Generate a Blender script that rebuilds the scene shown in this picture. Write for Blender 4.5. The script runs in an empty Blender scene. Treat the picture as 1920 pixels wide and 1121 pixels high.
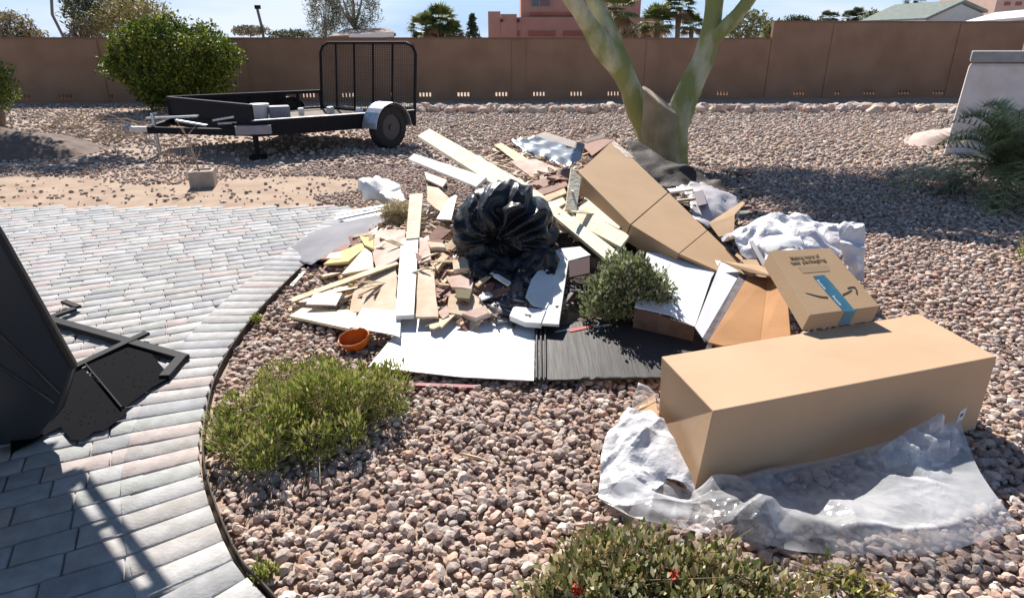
import bpy, bmesh, math, random
import numpy as np
from mathutils import Vector, Matrix, noise, geometry
R = math.radians
SC = bpy.context.scene
COL = SC.collection
random.seed(7); rng = np.random.default_rng(7)

# ------------------------------------------------------------------ camera
PITCH = R(21.8); F = 1200.0; CH = 1.7
cam_d = bpy.data.cameras.new('camera'); cam = bpy.data.objects.new('camera', cam_d); COL.objects.link(cam)
cam.location = (0, 0, CH); cam.rotation_euler = (R(90) - PITCH, 0, 0)
cam_d.sensor_width = 36; cam_d.lens = 36 * F / 1920; cam_d.clip_end = 2000; cam_d.clip_start = 0.05
SC.camera = cam

# ------------------------------------------------------------------ light
SUN_AZ = R(-15); SUN_EL = R(41)           # azimuth measured from +Y (camera heading), negative = to the left
SUN = Vector((math.sin(SUN_AZ) * math.cos(SUN_EL), math.cos(SUN_AZ) * math.cos(SUN_EL), math.sin(SUN_EL)))
ld = bpy.data.lights.new('sun', 'SUN'); ld.energy = 4.9; ld.angle = R(0.4); ld.color = (1.0, 0.95, 0.88)
lo = bpy.data.objects.new('sun', ld); COL.objects.link(lo); lo.rotation_euler = (-SUN).to_track_quat('-Z', 'Y').to_euler()
W = bpy.data.worlds.new('World'); SC.world = W; W.use_nodes = True
nt = W.node_tree; nt.nodes.clear()
out = nt.nodes.new('ShaderNodeOutputWorld'); bg = nt.nodes.new('ShaderNodeBackground'); bg.inputs[1].default_value = 0.065
sky = nt.nodes.new('ShaderNodeTexSky'); sky.sky_type = 'NISHITA'; sky.sun_disc = False
sky.sun_elevation = SUN_EL; sky.sun_rotation = SUN_AZ; sky.air_density = 1.0; sky.dust_density = 0.0; sky.ozone_density = 3.0
tc = nt.nodes.new('ShaderNodeTexCoord'); mp = nt.nodes.new('ShaderNodeMapping'); mp.inputs['Scale'].default_value = (1.2, 1.2, 7)
nz = nt.nodes.new('ShaderNodeTexNoise'); nz.inputs['Scale'].default_value = 2.2; nz.inputs['Detail'].default_value = 6
cr = nt.nodes.new('ShaderNodeValToRGB'); cr.color_ramp.elements[0].position = .42; cr.color_ramp.elements[1].position = .66
cr.color_ramp.elements[0].color = (0, 0, 0, 1); cr.color_ramp.elements[1].color = (.85, .85, .85, 1)
mx = nt.nodes.new('ShaderNodeMixRGB'); mx.inputs[2].default_value = (8.2, 8.7, 9.4, 1)
L = nt.links.new
L(tc.outputs['Generated'], mp.inputs[0]); L(mp.outputs[0], nz.inputs[0]); L(nz.outputs[0], cr.inputs[0])
mc_ = nt.nodes.new('ShaderNodeMath'); mc_.operation = 'MULTIPLY'; L(cr.outputs[0], mc_.inputs[0]); L(mc_.outputs[0], mx.inputs[0]); 
mb_ = nt.nodes.new('ShaderNodeMixRGB'); mb_.inputs[2].default_value = (4.0, 5.8, 8.6, 1)      # clear blue low sky
sx_ = nt.nodes.new('ShaderNodeSeparateXYZ'); mr_ = nt.nodes.new('ShaderNodeMapRange'); mr_.inputs[1].default_value = .02; mr_.inputs[2].default_value = .30; mr_.inputs[3].default_value = .92; mr_.inputs[4].default_value = 0
L(tc.outputs['Generated'], sx_.inputs[0]); L(sx_.outputs[2], mr_.inputs[0]); L(mr_.outputs[0], mb_.inputs[0]); L(mr_.outputs[0], mc_.inputs[1]); L(sky.outputs[0], mb_.inputs[1])
L(mb_.outputs[0], mx.inputs[1]); L(mx.outputs[0], bg.inputs[0]); L(bg.outputs[0], out.inputs[0])
SC.view_settings.view_transform = 'Standard'; SC.view_settings.look = 'None'
SC.view_settings.exposure = 0.85; SC.view_settings.gamma = 1.0
SC.render.engine = 'CYCLES'; SC.cycles.max_bounces = 6; SC.cycles.transparent_max_bounces = 16

# ------------------------------------------------------------------ photo pixel -> world
cp, sp_ = math.cos(PITCH), math.sin(PITCH)
def ray(px, py):
    u = (px - 960) / F; v = (560.5 - py) / F
    return Vector((u, cp + v * sp_, -sp_ + v * cp))
CAMP = Vector((0, 0, CH))
def G(px, py, z=0.0):
    d = ray(px, py); return CAMP + d * ((z - CH) / d.z)
def D(px, py, Y):
    d = ray(px, py); return CAMP + d * (Y / d.y)
def HM(x, y):                                  # the mound the rubbish is piled on
    a = 2.35 if y < 5.6 else 1.7
    b = (1.6 if y < 5.6 else 1.9) if x > .45 else 2.1
    r = math.sqrt(((x - .45) / b) ** 2 + ((y - 5.6) / a) ** 2)
    return .63 * max(0., 1 - r) ** .85
def S(px, py, dz=0.0):
    d = ray(px, py); t = 2.0
    while t < 14:
        p = CAMP + d * t
        if p.z <= HM(p.x, p.y) + dz: return p
        t += .01
    return G(px, py, dz)

# ------------------------------------------------------------------ materials
MATS = {}
def mat(name, c, c2=None, rough=.8, scale=8, bump=0., bscale=None, attr=False, metal=0., spec=.4, stretch=None, detail=5,
        trans=0., lo_=.35, hi=.65, sss=None):
    if name in MATS: return MATS[name]
    m = bpy.data.materials.new(name); m.use_nodes = True; t = m.node_tree; n = t.nodes; l = t.links.new
    b = n['Principled BSDF']; b.inputs['Roughness'].default_value = rough; b.inputs['Metallic'].default_value = metal
    b.inputs['Specular IOR Level'].default_value = spec
    c = tuple(c) + (1,); src = None
    co = n.new('ShaderNodeTexCoord'); vec = co.outputs['Object']
    if stretch:
        mp = n.new('ShaderNodeMapping'); mp.inputs['Scale'].default_value = stretch; l(vec, mp.inputs[0]); vec = mp.outputs[0]
    if c2 is not None:
        z = n.new('ShaderNodeTexNoise'); z.inputs['Scale'].default_value = scale; z.inputs['Detail'].default_value = detail; l(vec, z.inputs['Vector'])
        r = n.new('ShaderNodeValToRGB'); r.color_ramp.elements[0].position = lo_; r.color_ramp.elements[1].position = hi
        r.color_ramp.elements[0].color = c; r.color_ramp.elements[1].color = tuple(c2) + (1,)
        l(z.outputs[0], r.inputs[0]); src = r.outputs[0]
    if attr:
        a = n.new('ShaderNodeVertexColor'); a.layer_name = 'tint'
        if src is None: src = a.outputs[0]
        else:
            x = n.new('ShaderNodeMixRGB'); x.blend_type = 'MULTIPLY'; x.inputs[0].default_value = 1
            l(src, x.inputs[1]); l(a.outputs[0], x.inputs[2]); src = x.outputs[0]
    if src is None: b.inputs['Base Color'].default_value = c
    else: l(src, b.inputs['Base Color'])
    if bump:
        z2 = n.new('ShaderNodeTexNoise'); z2.inputs['Scale'].default_value = bscale or scale * 4; z2.inputs['Detail'].default_value = 6; l(vec, z2.inputs['Vector'])
        bp = n.new('ShaderNodeBump'); bp.inputs['Strength'].default_value = bump; bp.inputs['Distance'].default_value = .02
        l(z2.outputs[0], bp.inputs['Height']); l(bp.outputs[0], b.inputs['Normal'])
    if trans:
        tr = n.new('ShaderNodeBsdfTranslucent'); ms = n.new('ShaderNodeMixShader'); ms.inputs[0].default_value = trans
        if src is not None: l(src, tr.inputs[0])
        else: tr.inputs[0].default_value = c
        l(b.outputs[0], ms.inputs[1]); l(tr.outputs[0], ms.inputs[2]); l(ms.outputs[0], n['Material Output'].inputs[0])
    MATS[name] = m; return m

# ------------------------------------------------------------------ objects
def tag(o, label=None, cat=None, group=None, kind=None):
    if label: o['label'] = label
    if cat: o['category'] = cat
    if group: o['group'] = group
    if kind: o['kind'] = kind
    return o
def thing(name, label, cat, loc=(0, 0, 0), group=None):
    o = bpy.data.objects.new(name, None); COL.objects.link(o); o.location = loc; o.empty_display_size = .1
    return tag(o, label, cat, group)
def link(o, parent):
    COL.objects.link(o)
    if parent is not None:
        o.parent = parent
        root = parent; off = Vector((0, 0, 0))
        while root is not None: off += root.location; root = root.parent
        o.matrix_parent_inverse = Matrix.Translation(-off) if parent.parent is None else Matrix.Identity(4)
def obj(name, V, Fc, m, parent=None, smooth=False, tint=None, origin='base', bevel=0.):
    """one mesh object out of world-space vertices"""
    V = np.asarray([tuple(v) for v in V] if not isinstance(V, np.ndarray) else V, dtype=float)
    off = np.zeros(3)
    if parent is None and origin == 'base':
        off = np.array([(V[:, 0].min() + V[:, 0].max()) / 2, (V[:, 1].min() + V[:, 1].max()) / 2, V[:, 2].min()])
    V = V - off
    me = bpy.data.meshes.new(name)
    if isinstance(Fc, np.ndarray):
        nf, k = Fc.shape
        me.vertices.add(len(V)); me.vertices.foreach_set('co', V.ravel())
        me.loops.add(nf * k); me.loops.foreach_set('vertex_index', Fc.ravel().astype(np.int32))
        me.polygons.add(nf); me.polygons.foreach_set('loop_start', np.arange(0, nf * k, k, dtype=np.int32))
        try: me.polygons.foreach_set('loop_total', np.full(nf, k, dtype=np.int32))
        except Exception: pass
        me.update(calc_edges=True)
    else:
        me.from_pydata([tuple(v) for v in V], [], [tuple(f) for f in Fc]); me.update()
    if tint is not None:
        a = me.color_attributes.new('tint', 'FLOAT_COLOR', 'POINT')
        t4 = np.ones((len(V), 4)); t4[:, :3] = tint; a.data.foreach_set('color', t4.ravel())
    if smooth: me.polygons.foreach_set('use_smooth', np.ones(len(me.polygons), dtype=bool))
    me.materials.append(m)
    o = bpy.data.objects.new(name, me); o.location = off
    if bevel:
        b = o.modifiers.new('bevel', 'BEVEL'); b.width = bevel; b.segments = 2; b.limit_method = 'ANGLE'
    link(o, parent); return o

class MB:                                       # mesh builder
    def __init__(s): s.v = []; s.f = []
    def add(s, V, Fc):
        k = len(s.v); s.v += [Vector(v) for v in V]; s.f += [tuple(i + k for i in f) for f in Fc]; return s
    def box(s, c, size, M=None):
        x, y, z = [q / 2 for q in size]; c = Vector(c)
        P = [Vector(p) for p in ((-x, -y, -z), (x, -y, -z), (x, y, -z), (-x, y, -z), (-x, -y, z), (x, -y, z), (x, y, z), (-x, y, z))]
        if M is not None: P = [M @ p for p in P]
        return s.add([p + c for p in P], [(3, 2, 1, 0), (4, 5, 6, 7), (0, 1, 5, 4), (1, 2, 6, 5), (2, 3, 7, 6), (3, 0, 4, 7)])
    def hexa(s, lo4, hi4):
        return s.add(list(lo4) + list(hi4), [(3, 2, 1, 0), (4, 5, 6, 7), (0, 1, 5, 4), (1, 2, 6, 5), (2, 3, 7, 6), (3, 0, 4, 7)])
    def tube(s, pts, rad, n=10, cap=True):
        pts = [Vector(p) for p in pts]; rad = rad if isinstance(rad, (list, tuple)) else [rad] * len(pts)
        k = len(s.v); up = Vector((0, 0, 1)); prev = None
        for i, p in enumerate(pts):
            t = (pts[min(i + 1, len(pts) - 1)] - pts[max(i - 1, 0)]).normalized()
            if prev is None:
                a = t.cross(up if abs(t.z) < .9 else Vector((1, 0, 0))).normalized()
            else: a = (prev - t * prev.dot(t)).normalized()
            prev = a; b = t.cross(a)
            for j in range(n):
                an = 2 * math.pi * j / n; s.v.append(p + (a * math.cos(an) + b * math.sin(an)) * rad[i])
        for i in range(len(pts) - 1):
            for j in range(n):
                a0 = k + i * n + j; a1 = k + i * n + (j + 1) % n; s.f.append((a0, a1, a1 + n, a0 + n))
        if cap:
            s.f.append(tuple(k + j for j in range(n))[::-1]); s.f.append(tuple(k + (len(pts) - 1) * n + j for j in range(n)))
        return s
    def beam(s, a, b, w, h, up=(0, 0, 1)):
        a, b = Vector(a), Vector(b); t = (b - a).normalized(); x = t.cross(Vector(up)).normalized(); y = x.cross(t)
        q = [(-w / 2, -h / 2), (w / 2, -h / 2), (w / 2, h / 2), (-w / 2, h / 2)]
        return s.hexa([a + x * i + y * j for i, j in q], [b + x * i + y * j for i, j in q])
    def slab(s, poly, t, n=None):               # planar polygon extruded by t against its normal
        poly = [Vector(p) for p in poly]
        if n is None:
            n = Vector((0, 0, 0))
            for i in range(len(poly)): n += poly[i].cross(poly[(i + 1) % len(poly)])
            n.normalize()
            if n.dot(CAMP - poly[0]) < 0: n = -n
        k = len(poly); lo_ = [p - n * t for p in poly]
        fs = [tuple(range(k)), tuple(range(2 * k - 1, k - 1, -1))] + [(i, i + k, (i + 1) % k + k, (i + 1) % k) for i in range(k)]
        return s.add(poly + lo_, fs)
    def make(s, name, m, parent=None, smooth=False, bevel=0., **k):
        o = obj(name, s.v, s.f, m, parent, smooth=smooth, bevel=bevel, **k)
        bm = bmesh.new(); bm.from_mesh(o.data); bmesh.ops.recalc_face_normals(bm, faces=bm.faces); bm.to_mesh(o.data); bm.free()
        return o

def fit_plane(P):
    A = np.array([tuple(p) for p in P]); c = A.mean(0); _, _, vt = np.linalg.svd(A - c); n = Vector(vt[2])
    if n.z < 0: n = -n
    return Vector(c), n
def ray_plane(px, py, c, n):
    d = ray(px, py); return CAMP + d * ((c - CAMP).dot(n) / d.dot(n))
def place(poly, Ys=None, Zs=None, dz=.03, tilt=(0, 0)):
    """photo outline -> flat polygon in the world, on the plane that best fits the given depths / the mound"""
    if Ys is not None: P = [D(x, y, Y) for (x, y), Y in zip(poly, Ys)]
    elif Zs is not None: P = [G(x, y, z) for (x, y), z in zip(poly, Zs)]
    else: P = [S(x, y, dz) for x, y in poly]
    if Ys is not None and max(Ys) < 7.3: P = [D(x, y, min(Y, S(x, y, .07).y)) for (x, y), Y in zip(poly, Ys)]
    c, n = fit_plane(P)
    if n.dot((CAMP - c).normalized()) < .12 : n = (n + (CAMP - c).normalized() * .35 + Vector((0, 0, .2))).normalized()
    n = (n + Vector((tilt[0], tilt[1], 0))).normalized()
    if Zs is None:                              # lift the whole plane clear of the heap
        for _ in range(30):
            q = [ray_plane(x, y, c, n) for x, y in poly]; m = len(q)
            s_ = q + [(q[i] + q[(i + 1) % m]) / 2 for i in range(m)] + [sum(q, Vector()) / m]
            if all(p.z > HM(p.x, p.y) + .07 for p in s_): break
            c = c + (CAMP - c).normalized() * .03
    return [ray_plane(x, y, c, n) for x, y in poly], n
def piece(name, label, cat, poly, m, t=.015, group=None, parent=None, bevel=.002, rag=0., **k):
    if rag:
        q = []
        for i in range(len(poly)):
            a, b = poly[i], poly[(i + 1) % len(poly)]; q.append(a); nn = max(1, int(math.dist(a, b) / 14))
            for j in range(1, nn): q.append((a[0] + (b[0] - a[0]) * j / nn + random.uniform(-rag, rag), a[1] + (b[1] - a[1]) * j / nn + random.uniform(-rag, rag)))
        P, n = place(poly, **k); c0 = P[0]; P = [ray_plane(x, y, c0, n) for x, y in q]
    else: P, n = place(poly, **k)
    o = MB().slab(P, t, None).make(name, m, parent, bevel=bevel)
    if parent is None: tag(o, label, cat, group)
    return o
def tents(K, x0, x1, y0, y1, w, a, sd=0):
    """straight sharp creases: list of (centre, direction, half length, half width, height)"""
    g = random.Random(sd); o = []
    for _ in range(K):
        an = g.uniform(0, math.pi); o.append((g.uniform(x0, x1), g.uniform(y0, y1), math.cos(an), math.sin(an), g.uniform(.5, 1.6) * w * 3, g.uniform(.35, 1.2) * w, g.choice((-1, 1, 1)) * g.uniform(.3, 1) * a))
    return o
def tent_h(T, x, y):
    h = 0
    for cx, cy, dx, dy, hl, hw, a in T:
        u = abs((x - cx) * dx + (y - cy) * dy) / hl; v = abs(-(x - cx) * dy + (y - cy) * dx) / hw
        if u < 1 and v < 1: h += a * (1 - u) * (1 - v)
    return h
def crumple(name, poly, m, res=.03, amp=.03, fs=4., thick=.002, parent=None, ridged=True, seed=0., smooth=True, edge=1., bulge=0., P3=None, creases=0, cw=.07, **k):
    """a creased sheet: fitted plane, triangulated inside the outline, pushed out along its normal"""
    if P3 is None: P, n = place(poly, **k)
    else: P = P3; c, n = fit_plane(P)
    if n.dot(CAMP - P[0]) < 0: n = -n
    c = P[0]; ax = (P[1] - P[0]).normalized(); ax = (ax - n * ax.dot(n)).normalized(); ay = n.cross(ax)
    q = [((p - c).dot(ax), (p - c).dot(ay)) for p in P]
    bq = []
    for i in range(len(q)):
        a, b = q[i], q[(i + 1) % len(q)]; nn = max(1, int(math.dist(a, b) / res))
        for j in range(nn):
            f = j / nn; w = res * .25 * edge * (noise.noise(Vector((a[0] + (b[0] - a[0]) * f, a[1] + (b[1] - a[1]) * f, seed)) * 9) * 2)
            bq.append((a[0] + (b[0] - a[0]) * f + w, a[1] + (b[1] - a[1]) * f + w))
    xs = [p[0] for p in bq]; ys = [p[1] for p in bq]; pts = [Vector(p) for p in bq]; nb = len(pts)
    x = min(xs) + res * .5; row = 0
    while x < max(xs):
        y = min(ys) + res * .5 * (1 + row % 2)
        while y < max(ys):
            pts.append(Vector((x + random.uniform(-.2, .2) * res, y + random.uniform(-.2, .2) * res))); y += res
        x += res * .87; row += 1
    vo, _, fo, *_ = geometry.delaunay_2d_cdt(pts, [], [list(range(nb))], 1, 1e-5)
    cx = (min(xs) + max(xs)) / 2; cy = (min(ys) + max(ys)) / 2; hx = (max(xs) - min(xs)) / 2; hy = (max(ys) - min(ys)) / 2
    V = []; TT = tents(creases, min(xs), max(xs), min(ys), max(ys), cw, 1, int(seed) + creases)
    for v in vo:
        s_ = Vector((v.x, v.y, seed)) * fs
        h = noise.noise(s_ * .6) * .8
        if ridged: h += (.5 - abs(noise.noise(s_ * 1.1 + Vector((7, 3, 1))))) * 1.2 + (.5 - abs(noise.noise(s_ * 2.3))) * .55 - .8
        else: h += noise.noise(s_ * 2) * .4
        if creases: h = h * .35 + tent_h(TT, v.x, v.y) * .9
        rr = min(1, ((v.x - cx) / hx) ** 2 + ((v.y - cy) / hy) ** 2)
        V.append(c + ax * v.x + ay * v.y + n * (h * amp + bulge * (1 - rr)))
    o = obj(name, V, [tuple(f) for f in fo], m, parent, smooth=smooth)
    if thick:
        sm = o.modifiers.new('solid', 'SOLIDIFY'); sm.thickness = thick
    return o

def leaves(name, Cn, size, m, parent=None, aspect=2.2, up=.3, tint=None, vary=.35, fold=.25, dirs=None):
    """many single leaves, each a bent diamond"""
    N = len(Cn); d = rng.normal(size=(N, 3)) if dirs is None else dirs + rng.normal(size=(N, 3)) * .35
    d[:, 2] += up; d /= np.linalg.norm(d, axis=1)[:, None]
    r = rng.normal(size=(N, 3)); w = np.cross(d, r); w /= np.linalg.norm(w, axis=1)[:, None]; nn = np.cross(d, w)
    s = (size * rng.uniform(.4, 1.0, N) ** .9 * 1.65)[:, None]
    a = Cn; b = Cn + d * s * .5 + w * s / aspect * .5 - nn * s * fold * .3; c = Cn + d * s; e = Cn + d * s * .5 - w * s / aspect * .5 - nn * s * fold * .3
    V = np.empty((N * 4, 3)); V[0::4] = a; V[1::4] = b; V[2::4] = c; V[3::4] = e
    Fc = np.arange(N * 4).reshape(N, 4)
    t = np.ones((N, 3)) if tint is None else tint
    t = t * rng.uniform(1 - vary, 1 + vary, (N, 1)); T = np.repeat(t, 4, axis=0)
    return obj(name, V, Fc, m, parent, tint=T)
def copy_obj(o, parent=None):
    c = o.copy(); COL.objects.link(c); c.parent = parent
    for ch in list(o.children): copy_obj(ch, c)
    return c

# ------------------------------------------------------------------ palette
CARD = mat('cardboard', (.42, .27, .15), (.46, .30, .17), rough=.85, scale=3, bump=.05, bscale=60)
CARD2 = mat('cardboard_worn', (.36, .23, .13), (.44, .29, .17), rough=.85, scale=6, bump=.1, bscale=50)
CARDIN = mat('cardboard_inside', (.34, .17, .07), (.40, .21, .09), rough=.9, scale=4, bump=.1, bscale=60)
WHITE = mat('white_board', (.78, .77, .76), (.70, .69, .68), rough=.6, scale=4, bump=.03, bscale=40)
WHITEP = mat('white_paint_worn', (.82, .80, .75), (.60, .52, .42), rough=.7, lo_=.45, hi=.75, detail=9, scale=9, bump=.12, bscale=30)
CREAM = mat('cream_wood', (.62, .48, .31), (.82, .73, .54), rough=.8, scale=6, bump=.3, bscale=40, lo_=.25, hi=.5, detail=9)
PINE = mat('raw_pine', (.72, .56, .36), (.44, .30, .18), rough=.8, detail=9, scale=9, bump=.2, bscale=50)
YEL = mat('yellow_foam', (.72, .58, .26), (.62, .50, .24), rough=.9, scale=12, bump=.1)
REDW = mat('red_brown_wood', (.30, .15, .10), (.22, .10, .07), rough=.75, scale=14, bump=.15)
PINK = mat('pink_plasterboard', (.55, .34, .27), (.66, .52, .44), rough=.9, scale=9, bump=.15)
DRY = mat('tan_plywood', (.58, .42, .28), (.68, .55, .42), rough=.85, scale=8, bump=.15)
GREYB = mat('grey_laminate', (.20, .19, .215), (.25, .24, .26), rough=.75, scale=5, bump=.04, spec=.2)
DARKB = mat('dark_printed_card', (.030, .026, .025), (.042, .036, .034), rough=.6, scale=4, bump=.12, bscale=9, stretch=(5, .35, 1))
BROWN = mat('dark_brown_sheet', (.10, .065, .05), (.16, .11, .085), rough=.8, scale=8, bump=.2)
BLACKM = mat('black_painted_steel', (.010, .010, .013), (.014, .013, .015), rough=.7, scale=12, bump=.04, spec=.2)
INK = mat('black_ink', (.05, .035, .03), rough=.7)
WINK = mat('white_ink', (.8, .8, .8), rough=.6)
RINK = mat('red_ink', (.42, .05, .05), rough=.6)
STEEL = mat('galvanised_steel', (.55, .56, .58), (.42, .43, .45), rough=.38, metal=.75, scale=20, bump=.03)
RUBBER = mat('tyre_rubber', (.022, .022, .024), (.035, .033, .032), rough=.85, scale=20, bump=.1)
# ================================================================== THE SETTING
def sheet(name, pts, z, m, kind='structure'):
    o = obj(name, [(x, y, z) for x, y in pts], [tuple(range(len(pts)))], m, origin=None); tag(o, kind=kind); return o
dirt = mat('bare_ground', (.30, .215, .165), (.42, .315, .24), rough=.95, scale=2.2, bump=.5, bscale=40, lo_=.3, hi=.7)
# ground as one sheet, subdivided finely enough for bump to read and to run to the horizon
sheet('ground', [(-300, -5), (300, -5), (300, 600), (-300, 600)], -.012, dirt)

# outer edge of the paving, followed in the photo, smoothed and resampled
curve_px = [(545, 1180), (500, 1121), (455, 1075), (425, 1020), (397, 950), (381, 890), (377, 845), (383, 790), (400, 720), (432, 658), (478, 596), (535, 535), (585, 488), (640, 440), (690, 395)]
cp3 = [G(*p) for p in curve_px]
def catmull(P, step):
    out_ = []
    P = [P[0] * 2 - P[1]] + P + [P[-1] * 2 - P[-2]]
    for i in range(1, len(P) - 2):
        for k in range(24):
            t = k / 24; a, b, c, d = P[i - 1], P[i], P[i + 1], P[i + 2]
            out_.append(.5 * ((2 * b) + (c - a) * t + (2 * a - 5 * b + 4 * c - d) * t * t + (3 * b - a - 3 * c + d) * t ** 3))
    res = [out_[0]]; acc = 0
    for a, b in zip(out_, out_[1:]):
        acc += (b - a).length
        if acc >= step: res.append(b); acc = 0
    return res
EDGE = catmull(cp3, .108)
ex = np.array([p.x for p in EDGE]); ey = np.array([p.y for p in EDGE])
def edge_x(y): return float(np.interp(y, ey, ex))
PAT_Y1 = 7.05
paver_m = mat('concrete_paver', (.80, .79, .77), (1., 1., 1.), rough=.95, scale=16, bump=.2, bscale=70, attr=True, spec=.15)
def paver_tint():
    c = random.choice([(.42, .415, .425), (.46, .455, .46), (.36, .362, .375), (.50, .49, .485), (.47, .41, .395), (.43, .41, .40), (.41, .42, .41), (.45, .44, .435)])
    k = random.uniform(.93, 1.07); return tuple(q * k for q in c)
def pavers(name, rects, h):                        # rect: centre, along, across vectors (half sizes)
    V, Fs, T = [], [], []
    for c, a, b, dz in rects:
        k = len(V); t = paver_tint(); g = .006
        la, lb = a.length, b.length; an, bn = a.normalized(), b.normalized()
        tilt = random.uniform(-.002, .002)
        for s, z in ((1.0, -.02), (1.0, h - .006), (0, h)):
            ia = la - (g if s == 0 else 0); ib = lb - (g if s == 0 else 0)
            for i, j in ((-1, -1), (1, -1), (1, 1), (-1, 1)):
                p = c + an * ia * i + bn * ib * j; V.append((p.x, p.y, z + dz + tilt * i)); T.append(t)
        for r_ in (0, 4):
            for j in range(4): Fs.append((k + r_ + j, k + r_ + (j + 1) % 4, k + r_ + 4 + (j + 1) % 4, k + r_ + 4 + j))
        Fs.append((k + 8, k + 9, k + 10, k + 11))
    o = obj(name, np.array(V), np.array(Fs), paver_m, tint=np.array(T), origin=None); return tag(o, kind='structure')
rects = []; ang = R(27); ua = Vector((math.cos(ang), math.sin(ang), 0)); ub = Vector((-math.sin(ang), math.cos(ang), 0))
lw = .125; row = 0
for j in range(-20, 140):
    off = random.uniform(0, .25)
    x = -14 + off
    while x < 8:
        ln = random.choice([.125, .20, .25, .25]); c = ua * (x + ln / 2) + ub * (j * lw - 2.0) + Vector((0, 0, 0)); x += ln
        if .6 < c.y < PAT_Y1 - .1 and -9.5 < c.x < edge_x(c.y) - .2:
            rects.append((c, ua * (ln / 2 - .003), ub * (lw / 2 - .003), random.uniform(-.0015, .0015)))
pavers('paver_patio', rects, .020)
rects = []
for i in range(1, len(EDGE) - 1):
    t = (EDGE[i + 1] - EDGE[i - 1]).normalized(); n = Vector((-t.y, t.x, 0)); 
    if n.x > 0: n = -n
    ln = (EDGE[i + 1] - EDGE[i - 1]).length / 2
    rects.append((EDGE[i] + n * .155, n * .148, t * (ln / 2 * 1.06 - .003), random.uniform(-.001, .001)))
pavers('paver_border', rects, .026)
jm = mat('joint_sand', (.32, .30, .28), (.40, .37, .34), rough=.95, scale=30, bump=.2)
pl = [(-9.6, .5)] + [(p.x - .01, p.y) for p in EDGE if p.y < PAT_Y1] + [(-9.6, PAT_Y1)]
pl = [(-9.6, .5), (EDGE[0].x - .01, .5)] + pl[1:]
sheet('patio_base', pl, .006, jm)
# dirt apron behind the paving
sand = mat('sandy_dirt', (.31, .21, .145), (.41, .30, .215), rough=.95, scale=3, bump=.35, bscale=35)
sp = []
for i in range(40): sp.append((-11 + i * .25, PAT_Y1 - .15 + .03 * noise.noise(Vector((i * .7, 0, 0)))))
for i in range(39, -1, -1): sp.append((-11 + i * .25, 8.75 + .35 * noise.noise(Vector((i * .23, 4, 0))) - .5 * max(0, i - 33) / 6))
sheet('dirt_strip', sp, -.002, sand)
# thin steel edging along the paving
mb = MB()
for a, b in zip(EDGE[:-1], EDGE[1:]):
    t = (b - a).normalized(); n = Vector((t.y, -t.x, 0)); n = n if n.x > 0 else -n; o_ = n * .012
    mb.beam(a + o_ + Vector((0, 0, .012)), b + o_ * 1.0 + t * .004 + Vector((0, 0, .012)), .006, .05)
tag(mb.make('lawn_edging', mat('rusty_edging', (.035, .028, .025), (.07, .045, .03), rough=.8, scale=20)), 'thin dark metal edging that curves along the grey paver border', 'edging')

# ------------------------------------------------------------------ gravel
def ico(sub):
    bm = bmesh.new(); bmesh.ops.create_icosphere(bm, subdivisions=sub, radius=1)
    V = np.array([tuple(v.co) for v in bm.verts]); Fs = np.array([[v.index for v in f.verts] for f in bm.faces]); bm.free(); return V, Fs
def rock_variants(sub, n, amp):
    V, Fs = ico(sub); out_ = []
    for k in range(n):
        q = np.array([tuple(Vector(v) * (1 + amp * noise.noise(Vector(v) * 1.4 + Vector((k * 9.1, 0, 0))) * 2)) for v in V])
        nrm = rng.normal(size=(5, 3)); nrm /= np.linalg.norm(nrm, axis=1)[:, None]
        for w in nrm:                              # knock flat facets off it
            d = q @ w; lim = rng.uniform(.55, .85); over = d > lim; q[over] -= np.outer(d[over] - lim, w)
        out_.append(q)
    return out_, Fs
ROCKCOL = np.array([(.45, .30, .24), (.50, .355, .285), (.38, .26, .215), (.54, .41, .33), (.46, .37, .32), (.34, .24, .205), (.60, .48, .40), (.50, .32, .235), (.41, .33, .295), (.30, .22, .195), (.63, .53, .45)])
def gravel(name, pos, size, sub, flat=.62, dark=1.):
    N = len(pos); vs, Fs = rock_variants(sub, 12, .22); nv = len(vs[0])
    vi = rng.integers(0, 12, N); base = np.array(vs)[vi]
    sc = size[:, None] * np.stack([rng.uniform(.8, 1.35, N), rng.uniform(.65, 1.0, N), rng.uniform(.45, .8, N)], 1)
    base = base * sc[:, None, :]
    a = rng.uniform(0, 2 * np.pi, N); b = rng.normal(0, .35, N)
    ca, sa, cb, sb = np.cos(a), np.sin(a), np.cos(b), np.sin(b)
    Rm = np.zeros((N, 3, 3)); Rm[:, 0, 0] = ca; Rm[:, 0, 1] = -sa * cb; Rm[:, 0, 2] = sa * sb
    Rm[:, 1, 0] = sa; Rm[:, 1, 1] = ca * cb; Rm[:, 1, 2] = -ca * sb; Rm[:, 2, 1] = sb; Rm[:, 2, 2] = cb
    V = np.einsum('nij,nvj->nvi', Rm, base) + pos[:, None, :]
    FF = (Fs[None] + (np.arange(N) * nv)[:, None, None]).reshape(-1, 3)
    RC = ROCKCOL * .92 + ROCKCOL.mean(1, keepdims=True) * .10 + np.array([.030, .018, .010])
    T = np.repeat(RC[rng.integers(0, len(ROCKCOL), N)] * rng.uniform(.8, 1.2, (N, 1)) * dark, nv, axis=0)
    o = obj(name, V.reshape(-1, 3), FF, mat('gravel_stone', (.72, .72, .72), (1.08, 1.08, 1.08), rough=.88, scale=40, bump=.25, bscale=90, attr=True), tint=T, origin=None)
    return o
def field(y0, y1, step, xl, xr):
    P = []
    ys = np.arange(y0, y1, step)
    for y in ys:
        a, b = xl(y), xr(y)
        xs = np.arange(a, b, step); q = np.stack([xs, np.full(len(xs), y)], 1) + rng.uniform(-.48, .48, (len(xs), 2)) * step; P.append(q)
    return np.concatenate(P)
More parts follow.
